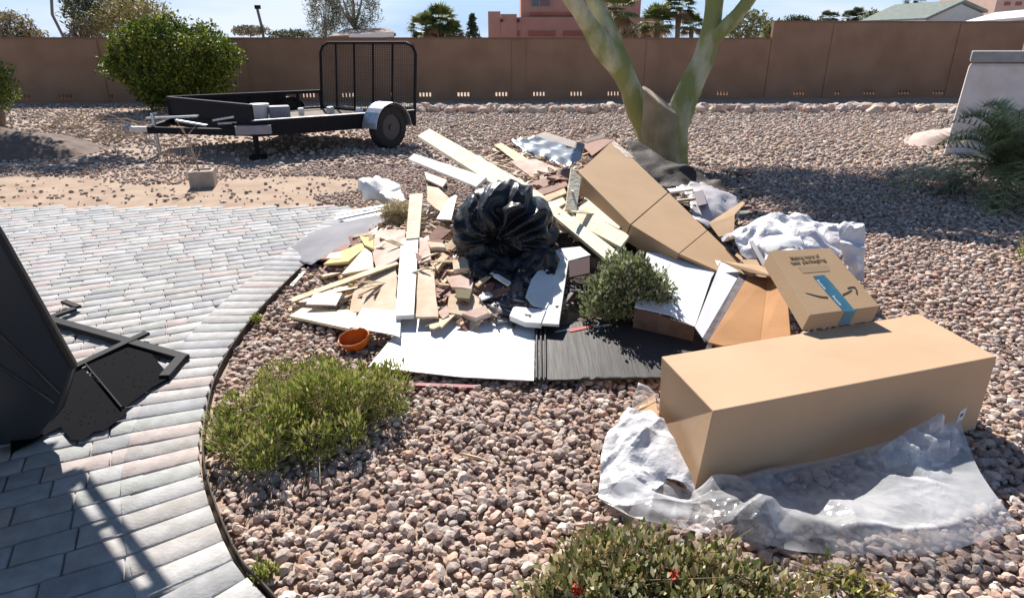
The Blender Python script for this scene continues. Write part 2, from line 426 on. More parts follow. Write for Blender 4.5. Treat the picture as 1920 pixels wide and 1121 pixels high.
def keep(P):
    e = np.interp(P[:, 1], ey, ex); ok = np.ones(len(P), bool)
    near = P[:, 1] < PAT_Y1 - .05; ok &= ~(near & (P[:, 0] < e + .035))
    ok &= ~((rng.uniform(size=len(P)) > .07) & (P[:, 1] >= PAT_Y1 - .05) & (P[:, 1] < 8.5 + .3 * np.sin(P[:, 0] * 1.7)) & (P[:, 0] < -2.0 + .35 * np.sin(P[:, 1] * 4)))
    ok &= ~((P[:, 0] < -3.2) & (P[:, 1] > 8) & (rng.uniform(size=len(P)) < .55))      # thin gravel at the left
    inside = (((P[:, 0] - .45) / 1.5) ** 2 + ((P[:, 1] - 5.5) / 1.7) ** 2) < 1      # under the pile
    return P[ok & ~inside]
half = lambda y: .80 * y + .95
P = keep(field(1.25, 3.6, .031, lambda y: -half(y), lambda y: half(y) + .2))
sz = rng.gamma(8, .0024, len(P)).clip(.010, .033)
g1 = gravel('near_gravel', np.column_stack([P, sz * .12 + rng.uniform(-.006, .008, len(P))]), sz, 2); tag(g1, 'coarse pinkish tan gravel stones covering the bed in the foreground', 'gravel', kind='stuff')
g1.data.polygons.foreach_set('use_smooth', np.zeros(len(g1.data.polygons), dtype=bool))
P = keep(field(3.6, 9.5, .041, lambda y: -half(y), lambda y: half(y) + .3))
sz = rng.gamma(7, .0031, len(P)).clip(.012, .036)
tag(gravel('middle_gravel', np.column_stack([P, sz * .2 + rng.uniform(-.006, .008, len(P))]), sz, 1), 'pinkish grey gravel around and behind the rubbish pile', 'gravel', kind='stuff')
P = keep(field(9.5, 19.8, .088, lambda y: -half(y), lambda y: half(y) + .5))
sz = rng.gamma(7, .0050, len(P)).clip(.016, .056)
tag(gravel('far_gravel', np.column_stack([P, sz * .1 + rng.uniform(-.01, .006, len(P))]), sz, 1, dark=np.array([.98, 1.02, 1.04])), 'fine grey brown gravel stretching back to the block wall', 'gravel', kind='stuff')

# ------------------------------------------------------------------ block wall with real weep openings
wallm = mat('brown_stucco', (.27, .158, .098), (.33, .20, .128), rough=.95, scale=1.3, bump=.2, bscale=60)
def wall_y(x): return 21.6 + .075 * x
class Quad: pass
def wall_run(name, label, px0, px1, top_px, off=0., openings=True):
    x0 = D(px0, 150, 21.5).x; x1 = D(px1, 150, 21.5).x
    y0, y1 = wall_y(x0) + off, wall_y(x1) + off; p0, p1 = Vector((x0, y0, 0)), Vector((x1, y1, 0))
    L_ = (p1 - p0).length; t = (p1 - p0) / L_; n = Vector((t.y, -t.x, 0)); H = top_px
    root = thing(name, label, 'wall', (p0 + p1) / 2)
    # body with openings in the bottom course
    hz0, hz1 = .10, .22; mb = MB(); th = .15
    def blk(a, b, z0, z1):
        q0 = p0 + t * a; q1 = p0 + t * b; d = -n * th
        mb.hexa([q0 + Vector((0, 0, z0)), q1 + Vector((0, 0, z0)), q1 + d + Vector((0, 0, z0)), q0 + d + Vector((0, 0, z0))],
                [q0 + Vector((0, 0, z1)), q1 + Vector((0, 0, z1)), q1 + d + Vector((0, 0, z1)), q0 + d + Vector((0, 0, z1))])
    if openings:
        blk(0, L_, -.05, hz0); blk(0, L_, hz1, H); s = 0; c = 1.0
        while c < L_ - .6:
            for k in range(4):
                a = c + k * .105; blk(s, a, hz0, hz1); s = a + .062
            c += 1.22
        blk(s, L_, hz0, hz1)
    else: blk(0, L_, -.05, H)
    mb.make('wall_body', wallm, root)
    cap = MB(); q0 = p0 + n * .02; q1 = p1 + n * .02
    cap.hexa([q0 + Vector((0, 0, H)), q1 + Vector((0, 0, H)), q1 - n * .19 + Vector((0, 0, H)), q0 - n * .19 + Vector((0, 0, H))],
             [q0 + Vector((0, 0, H + .05)), q1 + Vector((0, 0, H + .05)), q1 - n * .19 + Vector((0, 0, H + .05)), q0 - n * .19 + Vector((0, 0, H + .05))])
    cap.make('wall_cap', mat('stucco_cap', (.20, .12, .085), (.23, .14, .10), rough=.95, scale=3), root)
    s = 2.2
    while s < L_ - .5:
        a = p0 + t * s + n * .012
        MB().box(a + Vector((0, 0, H / 2 - .01)), (.42, .03, H - .02), Matrix.Rotation(math.atan2(t.y, t.x), 3, 'Z')).make('pilaster', wallm, root); s += 4.3
    return root
wall_run('block_wall', 'long low brown stucco wall behind the trailer and the green trunk', -420, 1452, 1.80)
wall_run('block_wall', 'taller brown stucco wall at the right, behind the white tank', 1453, 2350, 2.30)
# row of pale boulders in front of the wall, one mesh per kind, many individuals
rv, rF = rock_variants(2, 5, .25); rkm = [mat('pale_rock_%s' % n_, c, d_, rough=.9, scale=9, bump=.3, bscale=40) for n_, c, d_ in
    (('pink', (.52, .36, .29), (.60, .45, .37)), ('cream', (.62, .52, .42), (.52, .42, .33)), ('grey', (.40, .34, .31), (.48, .40, .36)))]
protos = []
for k in range(5):
    me = bpy.data.meshes.new('landscape_rock'); me.from_pydata([tuple(v) for v in rv[k] * np.array([.16, .12, .095])], [], [tuple(f) for f in rF]); me.materials.append(rkm[k % 3]); protos.append(me)
nrock = 0
for i in range(125):
    px = 760 + i * 8.4 + random.uniform(-4, 4)
    if 1200 < px < 1272: continue
    p = G(px, 209 + random.uniform(-3.5, 3.5), 0)
    o = bpy.data.objects.new('landscape_rock', protos[i % 5]); COL.objects.link(o)
    o.location = (p.x, p.y, .07); o.rotation_euler = (0, 0, random.uniform(0, 6.28)); s = random.uniform(.8, 1.6); o.scale = (s, s, s)
    tag(o, 'pale rock in the long row of rocks in front of the wall', 'rock', 'row of pale rocks in front of the wall')

# ------------------------------------------------------------------ buildings beyond the wall
pinkst = mat('pink_stucco', (.46, .235, .185), (.50, .26, .205), rough=.95, scale=1.5, bump=.15, bscale=30)
pinkd = mat('pink_stucco_recess', (.34, .12, .085), (.37, .14, .10), rough=.95, scale=2)
glass = mat('window_glass', (.04, .06, .09), rough=.1, spec=.8)
def prism(name, px0, px1, py_top, Y, depth, m, parent, z0=-.1):
    a = D(px0, py_top, Y); b = D(px1, py_top, Y)
    return MB().box(((a.x + b.x) / 2, Y + depth / 2, (a.z + z0) / 2), (b.x - a.x, depth, a.z - z0)).make(name, m, parent)
def panel(name, px0, px1, py0, py1, Y, m, parent, t=.06):
    a = D(px0, py0, Y); b = D(px1, py1, Y)
    return MB().box(((a.x + b.x) / 2, Y - t / 2, (a.z + b.z) / 2), (b.x - a.x, t, abs(a.z - b.z))).make(name, m, parent)
h = thing('stucco_house', 'pink two storey stucco house with stepped parapet behind the wall', 'house', (D(1050, 80, 46).x, 46, 0))
prism('garage_wing', 917, 1245, 33, 46, 9, pinkst, h); prism('upper_storey', 977, 1205, -40, 46.5, 8, pinkst, h)
prism('parapet', 915, 938, 22, 45.9, .5, pinkst, h); prism('parapet', 938.5, 969, 27, 45.9, .5, pinkst, h)
for a, b in ((928, 975), (991, 1041), (1056, 1098)): panel('lintel', a, b, 58, 68, 46, pinkd, h)
w = panel('window', 996, 1034, -22, 14, 46.5, mat('window_frame', (.3, .27, .25), rough=.6), h, .08); w2 = panel('pane', 998, 1010, -20, 12, 46.41, glass, h, .03); w3 = panel('pane', 1013, 1031, -20, 12, 46.41, mat('curtain', (.2, .13, .13), rough=.7), h, .03)
panel('window_sill', 994, 1100, 24, 30, 46.5, pinkd, h, .15)
for a in (939, 970): panel('drain_spout', a, a + 4, 37, 42, 46, INK, h, .3)
h = thing('tower_house', 'pale stucco house top showing over the white roof at far right', 'house', (D(1940, 80, 60).x, 60, 0))
prism('tower_wall', 1876, 2050, -25, 60, 8, mat('pale_stucco', (.60, .42, .34), (.64, .46, .38), rough=.95, scale=2), h)
for a in (1884, 1905): panel('window', a, a + 9, 4, 11, 60, pinkd, h)
def gable(name, label, Y, depth, ridge, eL, eR, wallz, roofm, wallm_, gpx):
    """house whose ridge runs away from its front gable; eave points in photo pixels"""
    h = thing(name, label, 'house', (D(gpx, 60, Y).x, Y, 0))
    a, r_, b = D(*eL, Y), D(*ridge, Y), D(*eR, Y); bk = Vector((-1.3, 4.5, 0))
    MB().slab([Vector((a.x, Y, -.1)), a, r_, b, Vector((b.x, Y, -.1))], .2).make('gable_wall', wallm_, h)
    def sl(p, q): return [p + Vector((0, -.3, .05)), q + Vector((0, -.3, .05)), q + bk + Vector((0, 0, .05)), p + bk + Vector((0, 0, .05))]
    MB().hexa(sl(a, r_), [p + Vector((0, 0, .15)) for p in sl(a, r_)]).make('roof_slope', roofm, h)
    MB().hexa(sl(r_, b), [p + Vector((0, 0, .15)) for p in sl(r_, b)]).make('roof_slope', roofm, h)
    a2 = a + bk
    MB().slab([Vector((a.x + .1, Y + .2, -.1)), Vector((a2.x, a2.y, -.1)), Vector((a2.x, a2.y, a.z)), Vector((a.x + .1, Y + .2, a.z))], .1).make('side_wall', wallm_, h)
    MB().beam(a + Vector((0, -.35, -.05)), a2 + Vector((0, -.3, -.05)), .12, .3).make('fascia', mat('white_fascia', (.8, .8, .78), rough=.5), h)
    return h
gable('gable_house', 'house with grey green shingle roof and pale gable over the wall', 40, 10, (1802, 8), (1728, 42), (1845, 27), 0,
      mat('green_shingle', (.16, .19, .165), (.21, .235, .21), rough=.9, scale=5, bump=.2), mat('pale_gable', (.50, .53, .55), (.55, .57, .58), rough=.9, scale=2), 1760)
h = thing('white_roof_house', 'low house with a bright white roof at right over the wall', 'house', (D(1900, 60, 32).x, 32, 0))
a, b = D(1800, 43, 32), D(2080, 27, 32)
MB().slab([D(1800, 43, 32), D(1945, 30, 32), D(1990, 12, 42), D(1866, 24, 42)], .12).make('roof', mat('white_roof', (.85, .84, .82), (.78, .77, .75), rough=.6, scale=3), h)
MB().slab([D(1805, 46, 32.2), D(1945, 33, 32.2), D(1945, 33, 32.2) * 1 + Vector((0, 0, -3.2)), D(1805, 46, 32.2) + Vector((0, 0, -3))], .2).make('house_wall', mat('tan_wall', (.45, .33, .26), rough=.9), h)
h = thing('shed', 'low brown roof with a white edge over the wall behind the trailer gate', 'shed', (D(690, 70, 34).x, 34, 0))
MB().slab([D(618, 68, 33), D(742, 62, 33), D(725, 52, 38), D(648, 54, 38)], .15).make('roof', mat('brown_roof', (.22, .16, .14), (.28, .2, .17), rough=.9, scale=4), h)
MB().slab([D(630, 69, 33.1), D(738, 66, 33.1), D(738, 66, 33.1) + Vector((0, 0, -2.5)), D(630, 69, 33.1) + Vector((0, 0, -2.4))], .15).make('shed_wall', mat('tan_wall', (0, 0, 0)), h)
MB().beam(D(655, 70.5, 32.9), D(738, 64.5, 32.9), .1, .22).make('fascia', mat('white_fascia', (0, 0, 0)), h)
MB().tube([D(640, 66, 33) , D(640, 66, 33) + Vector((0, 0, .01))], .01).make('bolt', STEEL, h) if False else None
def pole(label, pts, Y, r, arm=None):
    o = thing('utility_pole', label, 'pole', D(pts[0][0], 85, Y) * 1)
    MB().tube([Vector((D(*pts[0], Y).x, Y, 0))] + [D(*p, Y) for p in pts], r, 8).make('pole_shaft', mat('weathered_metal', (.16, .15, .14), rough=.8), o)
    if arm: MB().beam(D(*arm[0], Y), D(*arm[1], Y), .25, .3).make('lamp_head', BLACKM, o)
pole('thin lamp pole with small head above the wall, left of the wispy tree', [(492, 56), (482, 16)], 60, .12, ((478, 14), (488, 14)))
pole('bent bare pole rising over the wall left of the round bush', [(118, 68), (98, 28), (96, -10)], 30, .06)
# ================================================================== TREES AND PLANTS
leafm = mat('leaf', (1.15, 1.17, 1.0), (1.38, 1.4, 1.15), rough=.6, scale=3, attr=True, trans=.25, spec=.3)
def blob_points(c, rad, N, seed=0, hollow=.55, lump=.35, gap=0.):
    """points filling a lumpy ellipsoid, more towards its skin"""
    P = rng.normal(size=(int(N * 2.2), 3)); P /= np.linalg.norm(P, axis=1)[:, None]; out_ = []
    rr = rng.uniform(hollow, 1, len(P)) ** .6
    for p, r_ in zip(P, rr):
        k = noise.noise(Vector(p) * 2.1 + Vector((seed, 0, 0))); k2 = noise.noise(Vector(p) * 5.2 + Vector((0, seed, 0)))
        if gap and noise.noise(Vector(p) * r_ * 3.2 + Vector((0, 0, seed))) < gap - .5: continue
        out_.append(p * r_ * (1 + lump * k + lump * .5 * k2) * np.array(rad) + np.array(c))
        if len(out_) >= N: break
    return np.array(out_)
def tints(N, cols, w=None):
    C_ = np.array(cols); return C_[rng.choice(len(C_), N, p=w)]
def crown_tree(name, label, cat, c, rad, N, size, cols, trunk=None, tr=.12, seed=0, gap=.2, aspect=2., group=None, lump=.4, hollow=.4, barkc=(.2, .15, .11)):
    c = Vector(c); root = thing(name, label, cat, (c.x, c.y, 0), group)
    P = blob_points(c, rad, N, seed, hollow, lump, gap)
    leaves('crown', P, size, leafm, root, aspect=aspect, tint=tints(len(P), cols))
    mb = MB(); base = Vector((c.x + (trunk or 0), c.y, -.05)); mid = Vector((c.x, c.y, c.z - rad[2] * .5))
    mb.tube([base, (base + mid) / 2 + Vector((tr, 0, 0)), mid], [tr * 1.3, tr, tr * .8], 8)
    for k in range(7):
        d = Vector((random.uniform(-1, 1) * rad[0], random.uniform(-1, 1) * rad[1], random.uniform(.1, .9) * rad[2])) * .75
        mb.tube([mid - Vector((0, 0, rad[2] * .15)), mid + d * .5 + Vector((0, 0, .1)), c + d], [tr * .6, tr * .35, tr * .1], 6)
    mb.make('trunk', mat('bark_%02d' % int(barkc[0] * 100), barkc, tuple(q * 1.4 for q in barkc), rough=.95, scale=12, bump=.3), root, smooth=True)
    return root
GREEN = [(.035, .065, .015), (.05, .09, .018), (.075, .11, .02), (.10, .13, .025), (.13, .15, .03)]
GREY = [(.16, .175, .13), (.21, .22, .17), (.26, .26, .20), (.12, .135, .10)]
# the big round bush in front of the wall
c = D(318, 108, 18.2)
root = thing('round_bush', 'large rounded dense green bush in front of the wall beyond the trailer', 'bush', (c.x, c.y, 0))
P1 = blob_points((c.x, c.y, 1.25), (1.72, 1.4, 1.05), 24000, 3, .5, .34, .12)
P2 = blob_points((c.x - .1, c.y, .75), (1.1, 1.0, .8), 3500, 5, .3, .2)
P1 = np.concatenate([P1, P2]); hh = (P1[:, 2] - .5) / 1.8
T = tints(len(P1), [(.03, .055, .012), (.05, .085, .015), (.09, .12, .018), (.14, .16, .02), (.21, .21, .03)], [.15, .22, .25, .22, .16])
leaves('foliage', P1, .085, leafm, root, aspect=2.2, tint=T)
mb = MB()
for k in range(9):
    a = random.uniform(0, 6.28); mb.tube([(c.x, c.y, 0), (c.x + .5 * math.cos(a), c.y + .4 * math.sin(a), .7), (c.x + 1.3 * math.cos(a), c.y + 1.0 * math.sin(a), 1.5)], [.07, .05, .015], 6)
mb.make('stem', mat('bark_20', (.2, .15, .11), (.28, .2, .15), rough=.95, scale=12, bump=.3), root)
crown_tree('desert_tree', 'feathery grey green tree leaning over the wall behind the round bush', 'tree', D(196, 8, 26), (1.45, 1.3, 1.15), 6500, .15, GREY + [(.05, .06, .045), (.06, .07, .05)], seed=9, gap=.32, aspect=3.5, tr=.14)
crown_tree('desert_tree', 'low yellow brown tree right behind the wall above the round bush', 'tree', D(250, 40, 24), (1.3, 1.2, .8), 3000, .12, [(.20, .17, .08), (.24, .19, .10), (.15, .14, .06)], seed=19, gap=.25, aspect=3)
crown_tree('dry_bush', 'greyish dry bush over the wall at the far left', 'bush', D(10, 62, 24), (1.0, 1.0, .75), 3200, .12, [(.20, .17, .12), (.15, .13, .10), (.24, .21, .15)], seed=12, gap=.28, aspect=3)
crown_tree('dry_bush', 'tan dry bush over the wall between the far left bush and the bent pole', 'bush', D(62, 80, 24), (.55, .6, .42), 1500, .10, [(.26, .20, .12), (.22, .17, .10), (.18, .15, .09)], seed=15, gap=.25, aspect=3)
crown_tree('dry_bush', 'low brown bush over the wall left of the feathery tree trunk', 'bush', D(158, 66, 24), (.6, .6, .5), 1700, .10, [(.24, .19, .14), (.19, .155, .12), (.28, .23, .17)], seed=16, gap=.25, aspect=3)
crown_tree('green_bush', 'yellow green bush cut off by the left edge in front of the wall', 'bush', D(-28, 160, 14.5), (.55, .6, .55), 4500, .06, GREEN + [(.16, .17, .03)], seed=2, gap=.1)
crown_tree('wispy_tree', 'wispy tall tree with pale trunk left of the trailer gate, over the wall', 'tree', D(660, 0, 38), (1.5, 1.2, 2.1), 5200, .17, [(.13, .14, .12), (.17, .175, .15), (.22, .22, .20)], seed=21, gap=.42, aspect=5, barkc=(.32, .28, .25), tr=.16)
crown_tree('wispy_tree', 'smaller wispy grey tree beside the tall pale trunked one', 'tree', D(606, 28, 38), (1.0, .8, 1.5), 2800, .16, [(.13, .14, .12), (.17, .175, .15), (.22, .22, .20)], seed=23, gap=.40, aspect=5, barkc=(.32, .28, .25), tr=.08)
def fan_palm(label, c, r, fronds, trunk_h, skirt=True, cols=None, cat='palm tree'):
    c = Vector(c); root = thing('palm_tree', label, cat, (c.x, c.y, 0)); V, Fs, T = [], [], []
    cols = cols or [(.07, .10, .03), (.10, .13, .04), (.14, .16, .06), (.18, .19, .09)]
    for k in range(fronds):
        az = random.uniform(0, 6.28); el = random.uniform(-.7, 1.4); d = Vector((math.cos(az) * math.cos(el), math.sin(az) * math.cos(el), math.sin(el)))
        hub = c + d * r * .42; col_ = random.choice(cols if el > -.35 or not skirt else [(.17, .12, .08), (.14, .10, .07)])
        sd = d.cross(Vector((0, 0, 1))).normalized(); nn = sd.cross(d); q = len(V)
        V += [c, hub + sd * .02, hub - sd * .02]; Fs.append((q, q + 1, q + 2)); T += [col_] * 3
        for j in range(-7, 8):
            a = j * .2; dd = (d * math.cos(a) + sd * math.sin(a)).normalized(); tip = hub + dd * r * .6 * (1 - .3 * abs(j) / 7) - Vector((0, 0, r * .14 * random.uniform(.5, 1.5)))
            s2 = dd.cross(nn).normalized() * r * .035; q = len(V); m_ = hub + dd * r * .3; V += [hub, m_ + s2, tip, m_ - s2]; Fs.append((q, q + 1, q + 2, q + 3)); T += [col_] * 4
    obj('fronds', V, Fs, leafm, root, tint=np.array(T))
    MB().tube([Vector((c.x, c.y, -.1)), Vector((c.x + .05, c.y, c.z * .6)), c], [r * .17, r * .12, r * .14], 10).make('trunk', mat('palm_bark', (.16, .11, .08), (.24, .17, .12), rough=.95, scale=14, bump=.4), root, smooth=True)
for px, py, r_, Y, lb in ((796, 55, 1.15, 36, 'leftmost green palm crown of the three over the wall by the pink house'), (826, 44, 1.25, 36.5, 'middle and tallest palm crown of the three over the wall by the pink house'), (850, 62, .8, 36, 'small rightmost palm crown of the three over the wall by the pink house'),
        (1155, 22, 1.35, 33, 'tall fan palm with brown skirt between the pink house and the green trunk fork'), (1232, 45, 1.1, 33, 'low bushy palm seen in the fork of the green trunk'), (1273, 14, 1.0, 33.5, 'upright palm seen in the fork right of the low bushy one'),
        (1297, 50, .8, 34, 'short palm crown against the right stem of the green trunk')):
    fan_palm(lb, D(px, py, Y), r_, 46, 3, cols=None)
for px, py, r_, lb in ((1549, 35, 1.3, 'first of four tiny distant palms over the right wall'), (1563, 34, 1.1, 'second tiny distant palm from the left over the right wall'), (1591, 35, 1.4, 'third tiny distant palm over the right wall'), (1607, 33, 1.7, 'fourth tiny distant palm, next to the shingle roof'), (1717, 2, 1.9, 'dark palm head above the ridge of the shingle roof')):
    fan_palm(lb, D(px, py, 95), r_, 30, 3, skirt=False, cols=[(.05, .06, .045), (.07, .08, .06)])
c = D(886, 52, 70); root = thing('conifer_tree', 'small distant pointed conifer left of the pink house', 'tree', (c.x, c.y, 0))
P = []
for k in range(900):
    t_ = random.random(); a = random.uniform(0, 6.28); r_ = (1 - t_) * .95 * random.uniform(.3, 1); P.append((c.x + r_ * math.cos(a), c.y + r_ * math.sin(a), c.z - 1.2 + 2.3 * t_))
leaves('crown', np.array(P), .28, leafm, root, tint=tints(900, [(.04, .055, .04), (.06, .075, .055)])); MB().tube([(c.x, c.y, 0), (c.x, c.y, c.z + .8)], [.12, .03], 6).make('trunk', mat('palm_bark', (0, 0, 0)), root)
for px, py, rx, rz, Y, cols, lb in ((1495, 43, 1.3, .55, 60, [(.03, .05, .025), (.045, .065, .035)], 'dark green bush top over the step in the wall'), (1400, 50, 1.2, .75, 36, [(.17, .18, .10), (.21, .21, .12), (.14, .15, .08)], 'pale olive bush over the wall right of the green trunk'),
        (1452, 62, .45, .4, 30, [(.22, .22, .12), (.18, .18, .09)], 'small pale bush at the step between the low and the tall wall'), (1640, 38, .9, .5, 46, [(.17, .18, .11), (.14, .15, .09)], 'small olive bush beside the shingle roof'),
        (468, 58, 1.6, .4, 60, [(.14, .12, .10), (.18, .15, .12)], 'low brown distant brush at the foot of the lamp pole'), (545, 66, 2.0, .35, 60, [(.05, .065, .04), (.07, .085, .05)], 'low dark distant hedge right of the lamp pole'), (1535, 46, 1.6, .3, 60, [(.05, .06, .045), (.08, .09, .06)], 'low distant dark hedge under the first tiny palms'),
        (1188, 62, 1.0, .4, 40, [(.20, .16, .12), (.16, .13, .10)], 'dry brush behind the wall under the tall fan palm')):
    crown_tree('distant_bush', lb, 'bush', D(px, py, Y), (rx, rx * .8, rz), 1500, .16, cols, seed=px, gap=.15, tr=.06)

# ------------------------------------------------------------------ green-barked tree (stems, sawn stub, crown above the frame)
T0 = 9.6
def tp(px, py, Y=T0): return D(px, py, Y)
root = thing('palo_verde_tree', 'green barked tree with two spreading trunks and a sawn stub behind the pile', 'tree', G(1240, 308))
bark = mat('green_bark', (.24, .25, .085), (.50, .46, .30), rough=.88, scale=3.2, bump=1.0, bscale=22, stretch=(1, 1, .45), lo_=.42, hi=.60, detail=9)
def skin(name, chains, m, parent, sub=2):
    V, E, Rr = [], [], []
    for ch in chains:
        prev = None
        for it in ch:
            if isinstance(it, int): prev = it; continue
            p, r_ = it; V.append(tuple(p)); Rr.append(r_); i = len(V) - 1
            if prev is not None: E.append((prev, i))
            prev = i
    me = bpy.data.meshes.new(name); me.from_pydata(V, E, []); me.materials.append(m)
    o = bpy.data.objects.new(name, me); link(o, parent)
    o.modifiers.new('skin', 'SKIN'); o.modifiers['skin'].use_smooth_shade = True
    for i, r_ in enumerate(Rr): me.skin_vertices[0].data[i].radius = (r_, r_)
    me.skin_vertices[0].data[0].use_root = True
    if sub: s = o.modifiers.new('sub', 'SUBSURF'); s.levels = s.render_levels = sub
    return o
u_ = 9.45 / 1200
def stem(pts, name, close=False):
    """tapered limb through photo points (px, py, depth, width in px)"""
    P = [D(x, y, Y) for x, y, Y, w in pts]; Rd = [w * u_ * .37 for *_, w in pts]
    fine, fr = [], []
    Q = [P[0] * 2 - P[1]] + P + [P[-1] * 2 - P[-2]]
    for i in range(1, len(Q) - 2):
        for k in range(5):
            t = k / 5; a, b, c, d = Q[i - 1], Q[i], Q[i + 1], Q[i + 2]
            fine.append(.5 * ((2 * b) + (c - a) * t + (2 * a - 5 * b + 4 * c - d) * t * t + (3 * b - a - 3 * c + d) * t ** 3)); fr.append(Rd[i - 1] * (1 - t) + Rd[i] * t)
    fine.append(P[-1]); fr.append(Rd[-1])
    mb = MB(); n = 22; mb.tube(fine, fr, n)
    for i, v in enumerate(mb.v): # gnarl
        j = min(i // n, len(fine) - 1); c_ = fine[j]; d_ = v - c_
        k = 1 + .22 * noise.noise(v * 2.2) + .10 * noise.noise(v * 6)
        mb.v[i] = c_ + d_ * k
    return mb.make(name, bark, root, smooth=True)
stem([(1268, 322, 9.55, 66), (1266, 285, 9.55, 58), (1268, 240, 9.55, 58), (1278, 200, 9.6, 60), (1296, 160, 9.65, 62), (1318, 112, 9.7, 56), (1330, 66, 9.7, 50), (1338, 20, 9.7, 40), (1341, -30, 9.7, 36), (1335, -130, 9.9, 30), (1300, -260, 10.2, 22)], 'trunk')
stem([(1322, 95, 9.68, 34), (1345, 66, 9.6, 34), (1375, 36, 9.5, 32), (1402, 4, 9.4, 30), (1440, -60, 9.3, 26), (1500, -180, 9.2, 20), (1580, -300, 9, 14)], 'branch')
stem([(1226, 318, 9.7, 56), (1222, 280, 9.7, 56), (1212, 240, 9.7, 58), (1196, 205, 9.7, 60), (1182, 165, 9.65, 56), (1160, 125, 9.6, 58), (1130, 85, 9.5, 54), (1104, 48, 9.4, 42), (1076, 8, 9.3, 36), (1040, -50, 9.2, 30), (960, -160, 9, 24), (880, -290, 8.9, 16)], 'trunk')
stem([(1158, 110, 9.68, 50), (1145, 72, 9.7, 48), (1128, 34, 9.75, 42), (1112, -5, 9.8, 38), (1095, -70, 10, 32), (1080, -200, 10.4, 20)], 'branch')
# sawn stub between them
mb = MB(); n = 18; ring = []
for (cx, cy, Y, w) in ((1232, 325, 8.9, 66), (1233, 280, 8.9, 62), (1235, 245, 8.9, 60), (1238, 218, 8.9, 60)):
    ring.append((D(cx, cy, Y), w * u_ / 2))
top = [D(1208, 165, 8.85), D(1268, 212, 8.85)]
base_k = 0
for p, r_ in ring:
    for j in range(n):
        a = 2 * math.pi * j / n; mb.v.append(p + Vector((math.cos(a) * r_, math.sin(a) * r_ * .8, .03 * noise.noise(Vector((a, p.z, 0))))) * 1)
for j in range(n):
    a = 2 * math.pi * j / n; f = (math.cos(a) + 1) / 2; q = top[0].lerp(top[1], f); mb.v.append(Vector((q.x, q.y + math.sin(a) * .2 + .06, q.z + .05 * math.sin(a))))
for i in range(len(ring)):
    for j in range(n): mb.f.append((i * n + j, i * n + (j + 1) % n, (i + 1) * n + (j + 1) % n, (i + 1) * n + j))
cf = [Vector(mb.v[len(ring) * n + j]) for j in range(n)]
mb.make('sawn_stub', mat('stub_bark', (.34, .26, .17), (.20, .17, .08), rough=.85, scale=4, bump=.4, bscale=20), root)
def caster(px, py, h):
    g_ = G(px, py, 0); return g_ + SUN * (h / SUN.z)
cc = sum(cf, Vector()) / n; MB().slab([cc + (p - cc) * 1.01 + Vector((0, 0, .006)) for p in cf], .02, (cf[4] - cf[0]).cross(cf[9] - cf[0]).normalized() * (1 if (cf[4] - cf[0]).cross(cf[9] - cf[0]).z > 0 else -1)).make('cut_face', mat('cut_wood', (.55, .42, .29), (.42, .31, .21), rough=.9, scale=9), root)
P = []; tipsC = []
for px, py, h_, r_, N in ((1400, 350, 4.6, .9, 1500), (1480, 330, 5.0, 1.0, 1700), (1560, 370, 4.5, 1.0, 2200), (1660, 350, 4.9, 1.1, 2000), (1760, 385, 4.6, 1.0, 2400), (1860, 370, 5.0, 1.1, 2400), (1620, 400, 4.3, .8, 1800), (1880, 420, 4.4, .9, 2000), (1750, 330, 5.2, .9, 1200), (1980, 400, 4.8, 1.3, 2500)):
    c = caster(px, py, h_); tipsC.append(c); P.append(blob_points(tuple(c), (r_, r_ * .7, r_ * .35), int(N * 1.3), px, .05, .6, .42))
P = np.concatenate(P); leaves('crown', P, .09, leafm, root, aspect=2.5, tint=tints(len(P), [(.12, .15, .05), (.16, .18, .07)]))
mb = MB(); lim = [caster(1330, 398, 3.3), caster(1450, 412, 3.4), caster(1620, 420, 3.5), caster(1780, 424, 3.5), caster(1960, 428, 3.6)]
mb.tube([D(1500, -180, 9.2)] + lim, [.09, .17, .16, .15, .14, .12], 8)
for a in tipsC:
    b = min(lim, key=lambda q: (q - a).length); mb.tube([b, (a + b) / 2 + Vector((0, 0, .15)), a], [.06, .045, .02], 7)
    for k in range(8): mb.tube([a, a + Vector((random.uniform(-1, 1), random.uniform(-.7, .7), random.uniform(-.3, .4)))], [.018, .006], 5)
mb.make('branch', bark, root, smooth=True)

# shade tree outside the left edge
PT = []
st = thing('shade_tree', 'leafy tree outside the left of the photo whose shade mottles the dirt at far left', 'tree', (-9.5, 13, 0)); tips2 = []
for px, py, h_, r_, N in ((40, 300, 4.0, .8, 1500), (120, 315, 4.2, .8, 1500), (200, 300, 4.3, .7, 1000), (-60, 320, 4.2, 1.0, 1600), (80, 270, 4.5, .8, 1100), (-40, 250, 4.6, 1.0, 1100)):
    c = caster(px, py, h_); tips2.append(c); PT.append(blob_points(tuple(c), (r_, r_ * .6, r_ * .35), N, px, .05, .6, .38))
PT = np.concatenate(PT); leaves('crown', PT, .09, leafm, st, aspect=2.5, tint=tints(len(PT), [(.10, .13, .05), (.14, .16, .07)]))
mb = MB(); b = Vector((-12.5, 13.0, 0)); mb.tube([b, b + Vector((.2, 0, 2)), b + Vector((.6, 0, 3.6))], [.2, .15, .1], 8)
for a in tips2: mb.tube([b + Vector((.4, 0, 3.2)), (b + Vector((.6, 0, 4.2)) + a) / 2, a], [.07, .05, .02], 6)
mb.make('trunk', mat('bark_20', (0, 0, 0)), st, smooth=True)

